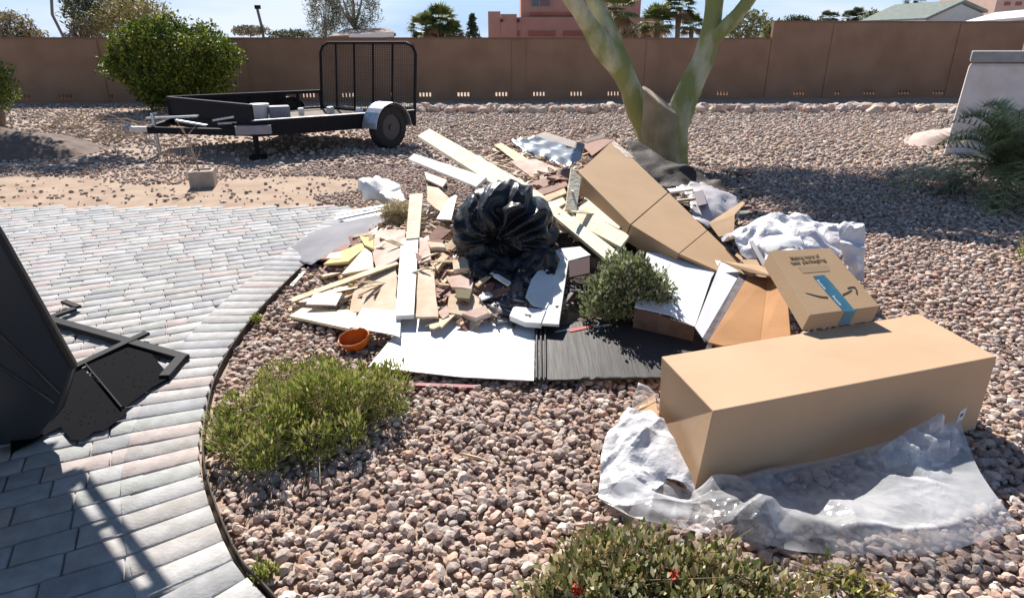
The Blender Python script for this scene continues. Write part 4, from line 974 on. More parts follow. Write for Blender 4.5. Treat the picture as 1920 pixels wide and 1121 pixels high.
chips('wood_splinters', 800, reg(700, 560, 170, 60), .03, .14, (.006, .03), WC, 'pale splinters scattered at the left foot of the pile', lift=.02)
chips('wood_splinters', 900, reg(1290, 375, 140, 75), .05, .26, (.01, .05), [(.20, .14, .11), (.32, .24, .18), (.5, .4, .3), (.13, .09, .08)], 'brown scraps on the right shoulder of the pile behind the long carton')

# ---- individual medium scraps
shapes = []
for k in range(12):
    L_ = random.uniform(.16, .52) if k < 9 else random.uniform(.55, .9); w_ = random.uniform(.03, .15) if k < 9 else random.uniform(.03, .07); t_ = random.uniform(.006, .02); q = []
    q = [(-L_ / 2, -w_ / 2), (L_ / 2 * random.uniform(.7, 1), -w_ / 2 * random.uniform(.5, 1)), (L_ / 2, w_ / 2 * random.uniform(.2, 1)), (-L_ / 2 * random.uniform(.8, 1), w_ / 2)]
    m = [CREAM, PINE, REDW, DRY, WHITEP, PINK, PINE, DRY, REDW, CREAM, PINE, REDW][k]
    jag = lambda a, b: [(a[0] + (b[0] - a[0]) * f + random.uniform(-.025, .02), a[1] + (b[1] - a[1]) * f) for f in (.2, .36, .5, .66, .82)]   # snapped ends
    q = [q[0], q[1]] + jag(q[1], q[2]) + [q[2], q[3]] + (jag(q[3], q[0]) if k % 2 else [])
    o = MB().slab([Vector((x, y, t_ / 2)) for x, y in q], t_, Vector((0, 0, 1))).make('board_scrap', m, None, bevel=.0015, origin=None)
    shapes.append((o, ['cream', 'raw pine', 'red brown', 'tan plywood', 'worn white', 'pink plasterboard', 'raw pine', 'tan plywood', 'red brown', 'long cream', 'long raw pine', 'long red brown'][k], [0]))
ZONES = [(720, 470, 110, 70, 'on the left slope of the pile', 58), (830, 500, 70, 80, 'in the splinters left of the black bag', 34), (1010, 305, 150, 50, 'near the top of the pile', 64), (1080, 380, 80, 50, 'between the bag and the long carton', 22), (880, 555, 75, 50, 'at the shaded front of the pile', 24), (640, 570, 90, 45, 'at the left foot of the pile', 18), (1290, 365, 100, 60, 'behind the long carton', 34)]
for zx, zy, rx, ry, zl, n_ in ZONES:
    rr = reg(zx, zy, rx, ry)
    for k in range(n_):
        o, kind_, used = random.choice(shapes[:9] if 'foot' in zl or 'shaded' in zl else shapes); px, py = rr(); p = S(px, py, .05)
        if used[0]: o = o.copy(); COL.objects.link(o)
        used[0] += 1; gx = (HM(p.x + .05, p.y) - HM(p.x - .05, p.y)) / .1; gy = (HM(p.x, p.y + .05) - HM(p.x, p.y - .05)) / .1
        nrm = Vector((-gx + random.uniform(-.35, .35), -gy + random.uniform(-.35, .35), 1)).normalized()
        o.location = (p.x, p.y, HM(p.x, p.y) + random.uniform(.0, .05)); o.rotation_mode = 'QUATERNION'; o.rotation_quaternion = nrm.to_track_quat('Z', 'Y') @ Matrix.Rotation(random.uniform(0, 6.28), 3, 'Z').to_quaternion()
        tag(o, 'small %s board scrap %s' % (kind_, zl), 'board scrap', '%s scraps %s' % (kind_, zl))

# ---- named boards, each with its photo outline
PC = piece
PC('long_board', 'longest pale plank sticking up past the top left of the pile', 'board', [(783, 255), (805, 241), (1002, 352), (958, 366)], CREAM, Ys=[6.6, 6.75, 5.35, 5.3], t=.03)
PC('long_board', 'pale plank running from behind the black bag down to the green shrub', 'board', [(975, 352), (1005, 356), (1170, 480), (1138, 488)], CREAM, Ys=[5.35, 5.5, 4.15, 4.1], t=.03)
PC('white_board', 'white painted plank under the longest plank at the top left of the pile', 'board', [(765, 298), (776, 288), (912, 332), (893, 350)], WHITEP, Ys=[6.3, 6.35, 5.4, 5.3], t=.025)
PC('short_board', 'cream board standing upright against the upper end of the long carton', 'board', [(1071, 313), (1090, 334), (1081, 397), (1060, 393)], CREAM, Ys=[5.2, 5.15, 4.95, 4.9], t=.02)
PC('cream_board', 'cream board with square end lying under the long carton, lower of two', 'board', [(1085, 388), (1181, 441), (1164, 463), (1076, 416)], CREAM, Ys=[5.0, 4.4, 4.3, 4.75], t=.03)
PC('cream_board', 'narrow cream board lying under the long carton, upper of two', 'board', [(1096, 370), (1173, 417), (1160, 429), (1086, 390)], CREAM, Ys=[5.1, 4.6, 4.5, 5.0], t=.02)
PC('upright_board', 'cream lath at the left of the pile running up to the tan fibre clump', 'board', [(768, 364), (793, 362), (786, 446), (761, 448)], CREAM, Ys=[5.35, 5.35, 4.75, 4.7], t=.022)
PC('upright_board', 'long off white plank pointing at the camera left of the black bag', 'board', [(752, 448), (785, 440), (776, 590), (741, 592)], WHITEP, Ys=[4.75, 4.8, 3.62, 3.6], t=.03)
PC('wide_board', 'wide tan board right beside the plank pointing at the camera', 'board', [(785, 505), (812, 505), (822, 594), (779, 594)], DRY, Ys=[4.15, 4.15, 3.58, 3.58], t=.015, rag=1.2)
PC('foam_board', 'bright yellow foam board beside the curled grey sheet', 'foam board', [(606, 495), (636, 472), (684, 453), (682, 466), (653, 490)], YEL, dz=.05, t=.02)
PC('foam_block', 'small pale yellow block lying on the yellow foam board', 'block', [(611, 484), (618, 475), (641, 471), (639, 484)], CREAM, dz=.08, t=.025)
PC('foam_board', 'wedge shaped yellow board pointing down left of the upright planks', 'foam board', [(640, 514), (684, 464), (697, 474), (700, 503)], CREAM, dz=.05, t=.015)
PC('foam_board', 'small yellow offcut above the wedge shaped yellow board', 'foam board', [(674, 442), (700, 446), (700, 466), (683, 459)], YEL, dz=.10, t=.02)
PC('wide_board', 'pinkish tan sheet between the yellow offcut and the upright planks', 'board', [(704, 432), (760, 430), (752, 480), (706, 506), (698, 470)], PINK, dz=.05, t=.012, rag=2)
PC('plywood_piece', 'tan sheet with white patches under the thin pink lath', 'board', [(690, 520), (742, 494), (744, 585), (655, 585), (664, 545)], DRY, dz=.035, t=.012, rag=2)
PC('lath', 'thin pinkish lath running diagonally to the left foot of the pile', 'lath', [(546, 558), (740, 488), (748, 494), (586, 552), (547, 566)], PINE, dz=.06, t=.012)
PC('lath', 'short dark topped lath lying across the tan sheet', 'lath', [(690, 570), (738, 543), (743, 549), (702, 575)], REDW, dz=.08, t=.012)
PC('plywood_piece', 'cream plywood sheet at the front left foot of the pile', 'board', [(542, 592), (566, 577), (668, 583), (668, 604), (655, 616)], CREAM, Zs=[.05, .05, .08, .08, .07], t=.02)
PC('white_sheet', 'small white card lying on the cream plywood at the left foot', 'card', [(573, 570), (590, 549), (642, 549), (630, 572)], WHITE, Zs=[.10, .13, .14, .10], t=.008)
PC('lath', 'pale strip lying on the paving edge at the far left of the pile', 'lath', [(543, 534), (568, 508), (574, 508), (549, 536)], WHITEP, Zs=[.03] * 4, t=.012)
PC('lath', 'small ragged lath end at the lower left corner of the pile', 'lath', [(540, 578), (566, 572), (562, 580), (541, 583)], PINE, Zs=[.03] * 4, t=.012)
PC('white_sheet', 'white card wedged between upright lath and black bag', 'card', [(842, 372), (858, 362), (846, 412), (818, 410)], WHITE, dz=.10, t=.01)
PC('white_sheet', 'ragged cream board behind the white card left of the bag', 'board', [(800, 348), (822, 352), (850, 378), (832, 400), (800, 376)], DRY, dz=.08, t=.012, rag=1.5)
PC('short_board', 'short pale offcut behind the white card left of the bag', 'board', [(796, 322), (838, 338), (830, 350), (800, 336)], CREAM, dz=.08, t=.02)
PC('white_strip', 'long white folded strip over the curled grey sheet', 'strip', [(640, 398), (734, 384), (722, 402), (650, 415), (626, 410)], WHITE, Zs=[.10, .2, .2, .12, .08], t=.006)
PC('white_strip', 'thin white strip behind the long white folded strip', 'strip', [(627, 400), (732, 381), (733, 385), (632, 404)], WHITE, Zs=[.14, .24, .24, .14], t=.01)
o = crumple('grey_sheet', [(537, 470), (600, 432), (650, 416), (722, 402), (735, 407), (690, 440), (640, 464), (583, 493), (546, 484)], GREYB, res=.06, amp=.05, fs=1.2, ridged=False, Zs=[.04, .06, .10, .2, .2, .16, .12, .04, .03], thick=.004); tag(o, 'curled grey laminate sheet lying across the paving edge', 'sheet')
# white bent duct
mb = MB(); a, b = D(676, 362, 6.55), D(750, 372, 6.7); t_ = (b - a).normalized(); V, Fs = [], []; n = 14
for i in range(9):
    c = a.lerp(b, i / 8) + Vector((0, 0, .02 * math.sin(i)))
    for j in range(n + 1):
        an = math.pi * (-.1 + 1.15 * j / n); s = t_.cross(Vector((0, 0, 1))).normalized(); V.append(c + s * math.cos(an) * .15 + Vector((0, 0, 1)) * math.sin(an) * .13 * (1 + .5 * noise.noise(Vector((i * .5, j * .3, 0)))))
for i in range(8):
    for j in range(n): k = i * (n + 1) + j; Fs.append((k, k + 1, k + n + 2, k + n + 1))
o = obj('bent_duct', V, Fs, WHITE, smooth=True); s = o.modifiers.new('solid', 'SOLIDIFY'); s.thickness = .006; tag(o, 'white half round duct piece lying at the back left of the pile', 'duct')
o = crumple('plastic_wrap', [(690, 338), (712, 330), (745, 342), (762, 378), (735, 382), (700, 352)], WHITE, res=.05, amp=.06, Ys=[7, 7.1, 6.8, 6.0, 6.1, 6.7]); tag(o, 'crumpled white wrapping on the white duct piece', 'wrapping')
# tan fibre clump
c = S(742, 400, .08); P = blob_points(tuple(c), (.14, .12, .10), 1700, 3, .3, .5); leaves('fibre_clump', P, .05, leafm, None, aspect=9, tint=tints(1700, [(.40, .32, .22), (.30, .24, .16), (.50, .42, .32)])); tag(COL.objects['fibre_clump'], 'tan fluffy insulation clump behind the upright lath', 'insulation')
# red-brown boards near the top
for lb, poly, m, dz in (('long pale lath poking out at the back beside the clear sheet', [(926, 272), (940, 268), (996, 302), (972, 306)], PINE, .10), ('wide pinkish board above the black bag', [(956, 302), (1005, 298), (1044, 315), (1040, 326), (998, 332)], PINK, .09), ('thin red brown board with a bright edge, upper of two above the bag', [(985, 346), (1040, 328), (1062, 334), (1004, 357)], REDW, .08),
        ('thin red brown board, lower of two above the bag', [(1002, 358), (1060, 338), (1066, 348), (1012, 368)], REDW, .07), ('tan offcut under the two red brown boards', [(1010, 372), (1058, 352), (1063, 362), (1026, 378)], PINE, .06), ('square red brown board tucked behind the long carton', [(1045, 318), (1072, 316), (1070, 338), (1050, 336)], REDW, .08),
        ('ragged cream offcut left of the upright cream board', [(1030, 378), (1052, 364), (1062, 380), (1040, 392)], CREAM, .06), ('red plasterboard chunk touching the top end of the long carton', [(1088, 270), (1130, 260), (1150, 262), (1110, 292)], REDW, .13), ('brown board lying flat at the very top of the pile', [(1090, 262), (1128, 252), (1136, 258), (1100, 268)], BROWN, .14)):
    PC('board_piece', lb, 'board', poly, m, dz=dz, t=.014, rag=.8)
PC('roof_board', 'grey brown board leaning at the very top behind the clear sheet', 'board', [(1003, 256), (1020, 247), (1096, 270), (1092, 282)], mat('grey_brown_board', (.25, .20, .18), (.33, .27, .24), rough=.8, scale=8, bump=.1), Ys=[6.9, 7.0, 6.3, 6.2], t=.02)
clear = bpy.data.materials.new('clear_plastic'); clear.use_nodes = True; t = clear.node_tree; n = t.nodes; l = t.links.new
b = n['Principled BSDF']; b.inputs['Base Color'].default_value = (.93, .94, .96, 1); b.inputs['Roughness'].default_value = .16; b.inputs['Specular IOR Level'].default_value = .9
trn = n.new('ShaderNodeBsdfTransparent'); trn.inputs[0].default_value = (.93, .94, .95, 1); tl = n.new('ShaderNodeBsdfTranslucent'); tl.inputs[0].default_value = (.85, .86, .88, 1)
m1 = n.new('ShaderNodeMixShader'); m1.inputs[0].default_value = .3; l(b.outputs[0], m1.inputs[1]); l(tl.outputs[0], m1.inputs[2])
m2 = n.new('ShaderNodeMixShader'); zz = n.new('ShaderNodeTexNoise'); zz.inputs['Scale'].default_value = 3.5; zz.inputs['Detail'].default_value = 4; co = n.new('ShaderNodeTexCoord'); l(co.outputs['Object'], zz.inputs['Vector'])
lw_ = n.new('ShaderNodeLayerWeight'); lw_.inputs[0].default_value = .35; rm = n.new('ShaderNodeMapRange'); rm.inputs[1].default_value = .3; rm.inputs[2].default_value = .7; rm.inputs[3].default_value = .08; rm.inputs[4].default_value = .46
l(zz.outputs[0], rm.inputs[0]); ad = n.new('ShaderNodeMath'); ad.use_clamp = True; l(rm.outputs[0], ad.inputs[0]); l(lw_.outputs['Facing'], ad.inputs[1]); ml = n.new('ShaderNodeMath'); ml.operation = 'MULTIPLY'; ml.inputs[1].default_value = .5; l(lw_.outputs['Facing'], ml.inputs[0]); l(ml.outputs[0], ad.inputs[1])
l(ad.outputs[0], m2.inputs[0]); l(trn.outputs[0], m2.inputs[1]); l(m1.outputs[0], m2.inputs[2]); l(m2.outputs[0], n['Material Output'].inputs[0])
foil = mat('foil_plastic', (.22, .25, .27), (.4, .42, .44), rough=.25, scale=5, metal=.3, spec=.8)
o = crumple('clear_sheet', [(960, 262), (1000, 260), (1060, 266), (1092, 292), (1062, 306), (1030, 292), (985, 282)], foil, res=.04, amp=.07, Ys=[6.5, 6.6, 6.5, 6.0, 5.7, 5.9, 6.2]); tag(o, 'crumpled shiny grey foil sheet near the top of the pile', 'foil')
# right shoulder
tar = crumple('tar_paper', [(1172, 262), (1200, 266), (1250, 302), (1300, 314), (1350, 338), (1366, 362), (1300, 362), (1240, 350), (1190, 302)], mat('tar_black', (.035, .025, .02), (.07, .05, .04), rough=.7, scale=8, bump=.2), res=.04, amp=.05, Ys=[7.0, 7.0, 6.8, 6.6, 6.4, 6.2, 6.2, 6.3, 6.8], fs=3, creases=20, cw=.12); tag(tar, 'dark folded tar paper between the long carton and the tree base', 'tar paper')
PC('pale_stick', 'pale slat lying over the tar paper near the tree base', 'slat', [(1222, 312), (1300, 316), (1298, 321), (1226, 320)], WHITEP, Ys=[6.9, 6.7, 6.65, 6.8], t=.012)
PC('pale_stick', 'white stick end pointing right just above the middle of the long carton', 'slat', [(1250, 354), (1298, 349), (1300, 355), (1252, 361)], WHITEP, Ys=[5.9, 5.8, 5.75, 5.85], t=.02)
PC('drywall_sheet', 'tan board under the white stick behind the long carton', 'board', [(1218, 322), (1256, 318), (1262, 334), (1230, 338)], DRY, Ys=[6.7, 6.7, 6.5, 6.5], t=.012)
o = crumple('insulation_bag', [(1268, 352), (1318, 340), (1352, 356), (1378, 380), (1388, 398), (1330, 424), (1300, 408), (1284, 372)], mat('pale_film', (.52, .47, .47), (.42, .40, .40), rough=.4, scale=5), res=.045, amp=.07, bulge=.10, Ys=[6.2, 6.3, 6.1, 5.9, 5.7, 5.2, 5.3, 5.8]); tag(o, 'greyish crumpled insulation bag right behind the long carton', 'bag')
PC('dark_opening', 'small dark sheet painted for the hole in the greyish insulation bag', 'lid', [(1298, 360), (1318, 356), (1326, 382), (1310, 386)], mat('dark_purple', (.05, .02, .05), rough=.5), Ys=[5.75, 5.75, 5.45, 5.45], t=.01)  # the hole's darkness is put into the colour of a flat sheet
fl = thing('torn_carton', 'small torn carton with an upright flap right of the insulation bag', 'carton', S(1365, 430))
PC('flap', None, None, [(1328, 418), (1392, 377), (1397, 381), (1376, 404), (1350, 432)], CARD2, Ys=[5.1, 5.4, 5.4, 5.1, 4.9], t=.005, parent=fl); PC('side', None, None, [(1330, 420), (1378, 402), (1376, 440), (1348, 444)], CARD2, Ys=[5.0, 5.0, 4.8, 4.75], t=.005, parent=fl)
# centre and front debris
for lb, poly, m, dz in (('salmon coloured plaster chunk left of the shaded scraps', [(836, 520), (862, 515), (888, 527), (884, 542), (846, 538)], PINK, .09), ('largest tan plaster chunk at the front of the pile', [(842, 552), (880, 545), (900, 560), (914, 578), (872, 592), (838, 586)], DRY, .08), ('square olive chunk on the tan plaster chunk', [(853, 541), (886, 541), (880, 560), (856, 558)], mat('olive_chunk', (.17, .14, .08), (.21, .18, .10), rough=.9), .12),
        ('pinkish slab edge just behind the white panel', [(866, 588), (910, 572), (918, 586), (892, 596)], PINK, .07), ('small pink plaster chunk beside the dark gap', [(820, 585), (838, 572), (842, 590), (830, 598)], PINK, .05), ('cylindrical tan log piece in the splinters', [(812, 494), (832, 474), (842, 480), (820, 506)], PINE, .10), ('pale stone like chunk above the log piece', [(802, 452), (830, 455), (836, 464), (806, 464)], DRY, .10),
        ('cream splintered block right of the splinters', [(848, 488), (874, 484), (880, 502), (850, 506)], DRY, .10), ('rose board edge beside the plank pointing at the camera', [(786, 446), (804, 440), (808, 486), (784, 494)], PINK, .04)):
    PC('rubble_chunk', lb, 'rubble', poly, m, dz=dz, t=.035, rag=1.5)
PC('shaded_slat', 'grey slat crossing the shaded debris, leaning down right', 'slat', [(918, 512), (926, 509), (958, 528), (952, 534)], WHITEP, dz=.12, t=.015)
PC('shaded_slat', 'thin slat crossing the shaded debris, leaning up right', 'slat', [(890, 533), (918, 511), (922, 516), (896, 537)], PINE, dz=.11, t=.012)
PC('oval_panel', 'blue grey round topped panel standing in the shade below the bag', 'panel', [(985, 556), (996, 524), (1008, 508), (1022, 502), (1034, 510), (1037, 530), (1034, 560), (1024, 578), (1000, 572)], WHITE, Ys=[3.95, 4.05, 4.1, 4.12, 4.12, 4.05, 3.95, 3.88, 3.88], t=.012)
PC('front_slat', 'long grey white board standing in shade beside the shrub', 'board', [(1038, 492), (1066, 488), (1048, 608), (1012, 606)], WHITEP, Ys=[4.1, 4.1, 3.5, 3.5], t=.02)
bx = thing('small_white_carton', 'small white carton with dark inside above the green shrub', 'carton', S(1060, 500))
PC('lid', None, None, [(1048, 466), (1088, 462), (1108, 478), (1066, 489)], WHITE, Ys=[4.35, 4.35, 4.18, 4.12], t=.006, parent=bx)
PC('side', None, None, [(1022, 490), (1030, 476), (1047, 467), (1063, 489)], WHITE, Ys=[4.16, 4.25, 4.33, 4.12], t=.006, parent=bx)
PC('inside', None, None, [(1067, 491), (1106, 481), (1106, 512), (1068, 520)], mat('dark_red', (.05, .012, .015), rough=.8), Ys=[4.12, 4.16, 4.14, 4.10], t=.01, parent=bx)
lb_ = thing('label_carton', 'small grey white box with a black printed mark behind the panel join', 'box', S(990, 595))
PC('box_face', None, None, [(955, 592), (963, 574), (1024, 580), (1014, 606), (984, 604)], WHITE, Ys=[3.62, 3.68, 3.68, 3.58, 3.58], t=.04, parent=lb_)
PC('printed_mark', None, None, [(984, 588), (997, 590), (995, 598), (991, 598), (992, 593), (984, 592)], INK, Ys=[3.60, 3.60, 3.555, 3.555, 3.58, 3.58], t=.002, parent=lb_, bevel=0)
for k, (poly, lb) in enumerate((([(880, 505), (930, 490), (985, 520), (975, 555), (920, 560), (886, 545)], 'torn dark plastic and scraps below the black bag, upper layer'), ([(905, 548), (960, 540), (1010, 570), (985, 585), (930, 584), (900, 575)], 'torn dark plastic below the black bag, lower layer'))):
    o = crumple('torn_plastic', poly, mat('dark_film', (.05, .04, .045), (.13, .10, .10), rough=.4, scale=8), res=.03, amp=.07, dz=.06, fs=8, seed=k * 5.); tag(o, lb, 'plastic')
# orange bowl shard
mb = MB(); c = G(673, 655, 0.0); V, Fs = [], []; n, m_ = 26, 9
for i in range(m_ + 1):
    for j in range(n):
        a = 2 * math.pi * j / n; t_ = i / m_; rag = (.018 * noise.noise(Vector((j * .9, 3, 0))) if i == m_ else 0)
        V.append((c.x + .098 * math.cos(a) * math.sin(t_ * 1.5), c.y + .075 * math.sin(a) * math.sin(t_ * 1.5), .01 + .10 * (1 - math.cos(t_ * 1.5)) + rag))
for i in range(m_):
    for j in range(n): Fs.append((i * n + j, i * n + (j + 1) % n, (i + 1) * n + (j + 1) % n, (i + 1) * n + j))
o = obj('orange_bowl', V, Fs, mat('orange_clay', (.50, .13, .015), (.62, .20, .03), rough=.35, scale=12, trans=.25), smooth=True); s = o.modifiers.new('solid', 'SOLIDIFY'); s.thickness = .008; o.rotation_euler = (.35, -.2, 0); tag(o, 'broken orange bowl lying at the left corner of the white panel', 'bowl')

# ---- flattened carton: white half and black half with print
cp_ = thing('flattened_carton', 'flattened appliance carton, white half and black printed half, at the front of the pile', 'carton', G(1000, 710))
wp = [(690, 687), (742, 624), (757, 594), (1003, 608), (1001, 713), (862, 706)]
Pw, nw = place(wp, Zs=[.05, .075, .10, .10, .05, .05])
MB().slab(Pw, .006, nw).make('white_half', mat('white_carton_print', (.80, .80, .80), (.74, .75, .75), rough=.5, scale=2.5, bump=.02), cp_, bevel=.0015)
bp_ = [(1001, 713), (1003, 608), (1030, 614), (1084, 603), (1200, 592), (1290, 610), (1345, 655), (1240, 712)]
o = crumple('black_half', bp_, DARKB, res=.035, amp=.003, fs=5, thick=.006, parent=cp_, ridged=True, edge=.2, P3=[G(*q, z) for q, z in zip(bp_, (.05, .10, .10, .115, .12, .12, .09, .05))])
Pb = [G(*q, z) for q, z in zip(bp_, (.05, .10, .10, .115, .12, .12, .09, .05))]; cb, nb_ = fit_plane(Pb)
for k, px in enumerate((1006, 1014, 1022)): # folded corrugations at the join
    a, b = G(px, 611, .108), G(px, 711, .057); MB().tube([a + nb_ * .008, b + nb_ * .008], .006, 6).make('fold_ridge', DARKB, cp_)
PC('white_flap', 'second white card lying under the left end of the white panel', 'card', [(655, 613), (680, 577), (752, 583), (750, 632), (735, 627)], WHITE, Zs=[.10, .135, .135, .11, .11], t=.006)
def text(s, p, right, up, h_, m, parent, name='lettering', bold=0.0, w=None):
    cu = bpy.data.curves.new(name, 'FONT'); cu.body = s; cu.size = 1.0; cu.align_x = 'LEFT'; cu.extrude = .004; cu.offset = bold
    to = bpy.data.objects.new('tmp', cu); COL.objects.link(to); bpy.context.view_layer.update()
    me = bpy.data.meshes.new_from_object(to.evaluated_get(bpy.context.evaluated_depsgraph_get())); bpy.data.objects.remove(to); bpy.data.curves.remove(cu)
    right = right.normalized(); nrm = right.cross(up).normalized(); up = nrm.cross(right)
    W0 = max(v.co.x for v in me.vertices); sx = (w / W0) if w else h_
    Vv = [p + right * v.co.x * sx + up * v.co.y * h_ + nrm * (.0015 + v.co.z * .1) for v in me.vertices]; Ff = [tuple(q.vertices) for q in me.polygons]
    bpy.data.meshes.remove(me); return obj(name, Vv, Ff, m, parent)
def onb(px, py): return ray_plane(px, py, cb + nb_ * .008, nb_)
text('HIGH END', onb(1042, 624), onb(1067, 619) - onb(1042, 624), nb_.cross(onb(1067, 619) - onb(1042, 624)), .026, WINK, cp_, bold=.012, w=(onb(1067, 619) - onb(1042, 624)).length)
MB().slab([onb(1068, 616), onb(1112, 609), onb(1112, 613), onb(1068, 622)], .001, nb_).make('red_stripe', RINK, cp_)
text('MAX GRILL', onb(1114, 615), onb(1148, 610) - onb(1114, 615), nb_.cross(onb(1148, 610) - onb(1114, 615)), .030, WINK, cp_, bold=.012, w=(onb(1148, 610) - onb(1114, 615)).length)
text('SERIES', onb(1196, 606), onb(1216, 604) - onb(1196, 606), nb_.cross(onb(1216, 604) - onb(1196, 606)), .022, WINK, cp_, bold=.01, w=(onb(1216, 604) - onb(1196, 606)).length)
def onw(px, py): return ray_plane(px, py, Pw[0] + nw * .001, nw)
text('THIS SIDE UP', onw(942, 623), onw(977, 624) - onw(942, 623), nw.cross(onw(977, 624) - onw(942, 623)), .014, mat('grey_ink', (.5, .5, .5)), cp_, w=(onw(977, 624) - onw(942, 623)).length)
MB().slab([onw(722, 632), onw(760, 630), onw(757, 651), onw(755.5, 651), onw(758.5, 631.5), onw(722, 633.5)], .0005, nw).make('cut_line', mat('grey_ink', (0, 0, 0)), cp_)
o = MB().beam(G(770, 722, .012), G(900, 727, .012), .03, .018).make('red_strip', mat('dark_red_paint', (.22, .02, .03), rough=.6)); tag(o, 'dark red strip on the gravel under the front edge of the white panel', 'strip')

# ---- black refuse bag
c = D(948, 424, 4.42); kd = Vector((-.22, -.85, -.30)).normalized(); Vb, Fb = ico(6); q = []
ux = kd.cross(Vector((0, 0, 1))).normalized(); uy = ux.cross(kd)
for v in Vb:
    v = Vector(v); th = math.acos(max(-1, min(1, v.dot(kd)))); ph = math.atan2(v.dot(uy), v.dot(ux))
    fade = math.exp(-((th - .7) / .75) ** 2)
    w1 = ph + .5 * noise.noise(v * 1.6 + Vector((5, 0, 0))) ; cw, sw = math.cos(w1), math.sin(w1)
    pl = (.42 - abs(noise.noise(Vector((cw * 5.2, sw * 5.2, th * .35 + 9)))) * 2.0) * .25 * fade * (.8 + noise.noise(v * 1.1 + Vector((2, 2, 2)))) + (.5 - abs(noise.noise(v * 4.2 + Vector((1, 0, 4))))) * .018 + (.5 - abs(noise.noise(v * 1.8))) * .05 + (.5 - abs(noise.noise(Vector((math.cos(ph) * 2.6, math.sin(ph) * 2.6, th * .7))))) * .24 * min(1, th) + (.5 - abs(noise.noise(Vector((math.cos(ph) * 6.5, math.sin(ph) * 6.5, th * .9))))) * .07 * min(1, th) - .12
    dip = -.42 * math.exp(-(th / .38) ** 2) + .55 * math.exp(-(th / .10) ** 2)
    r_ = 1 + pl + dip + .012 * noise.noise(v * 7)
    p = v * r_; q.append(c + Vector((p.x * .365, p.y * .32, p.z * (.315 if p.z > 0 else .30))) + Vector((.04 * p.z, 0, 0)) - Vector((0, 0, .08 * max(0, p.x) ** 2)))
bagm = mat('black_bag_plastic', (.010, .010, .012), (.016, .016, .019), rough=.34, scale=4, spec=.42, bump=.06, bscale=34)
o = obj('refuse_bag', q, [tuple(f) for f in Fb], bagm, smooth=True); tag(o, 'shiny black rubbish bag bulging in the middle of the pile', 'bag')
kp = c + Vector((kd.x * .365, kd.y * .32, kd.z * .30)) * .98; V, Fs = [], []
for i in range(7):
    for j in range(28):
        a = 2 * math.pi * j / 28; rr = (.030, .022, .020, .028, .045, .062, .078)[i] * (1 + .35 * noise.noise(Vector((math.cos(a) * 3, math.sin(a) * 3, i * .4)))) * (1 + .25 * (j % 2) * (i > 3)); V.append(kp + kd * (i * .018) + (ux * math.cos(a) + uy * math.sin(a)) * rr - Vector((0, 0, .006 * i)))
for i in range(6):
    for j in range(28): Fs.append((i * 28 + j, i * 28 + (j + 1) % 28, (i + 1) * 28 + (j + 1) % 28, (i + 1) * 28 + j))
obj('tied_neck', V, Fs, bagm, o).matrix_parent_inverse = Matrix.Translation(-o.location)
# ---- sheet of black plastic drooping below it
o = crumple('black_film', [(868, 470), (905, 462), (960, 470), (1018, 462), (1050, 480), (1040, 512), (985, 535), (930, 520), (890, 512)], bagm, res=.022, amp=.10, Ys=[4.15, 4.08, 4.05, 4.08, 4.1, 3.95, 3.9, 3.92, 4.0], fs=8); tag(o, 'loose end of black plastic hanging from the rubbish bag', 'plastic')

# ---- long leaning carton (three panels)
lc = thing('long_carton', 'long brown carton leaning from the pile top down to the right', 'carton', D(1300, 450, 5))
TL, TR = (1085, 322), (1150, 262); q = [(TL, 5.75, TR, 6.35), ((1183, 421), 4.95, (1253, 361), 5.55), ((1274, 476), 4.55, (1327, 432), 4.98), ((1372, 520), 4.15, (1413, 516), 4.35)]
A = [D(*a, min(ya, S(*a, .2).y)) for a, ya, b, yb in q]; B = [D(*b, min(yb, S(*b, .2).y)) for a, ya, b, yb in q]
def flat(idx):
    c_, n_ = fit_plane([A[i] for i in idx] + [B[i] for i in idx])
    for i in idx:
        for S_, s_i in ((A, 0), (B, 2)): S_[i] = ray_plane(*q[i][s_i], c_, n_)
flat((0, 1, 2))
for k in range(3):
    g_ = .004 if k < 2 else 0; a0, a1, b0_, b1_ = A[k], A[k + 1], B[k], B[k + 1]; n_ = (a1 - a0).cross(b0_ - a0).normalized(); n_ = n_ if n_.z > 0 else -n_
    sh = (a1 - a0).normalized() * g_; th = (.16, .13, .05)[k]
    if k == 2: th = .02
    MB().hexa([a0 + sh - n_ * th, a1 - sh - n_ * th, b1_ - sh - n_ * th, b0_ + sh - n_ * th], [a0 + sh, a1 - sh, b1_ - sh, b0_ + sh]).make(('upper_panel', 'middle_panel', 'lower_flap')[k], CARD, lc, bevel=.004)
n_ = (A[1] - A[0]).cross(B[0] - A[0]).normalized(); n_ = n_ if n_.z > 0 else -n_
rt = (B[0] - A[0]).normalized(); al = (A[1] - A[0]).normalized()
e = B[0] + al * .03 - rt * .16 + n_ * .002
MB().slab([e, e + rt * .15, e + rt * .15 + al * .40, e + al * .30], .0012, n_).make('shipping_label', mat('torn_label', (.50, .38, .29), (.74, .66, .60), rough=.6, scale=14, lo_=.45, hi=.6), lc)
t0 = e + al * .24 + rt * .05 + n_ * .002
for k in range(2): MB().slab([t0 + al * .03 * k, t0 + al * .03 * k + rt * .085, t0 + al * (.03 * k + .012) + rt * .085, t0 + al * (.03 * k + .012)], .001, n_).make('printed_line', mat('grey_ink', (0, 0, 0)), lc)
PC('small_flap_card', 'brown card flap between the long carton and the smile box', 'card', [(1378, 478), (1404, 455), (1440, 490), (1452, 524), (1422, 518)], CARD2, Ys=[4.25, 4.4, 4.1, 3.8, 3.9], t=.006)

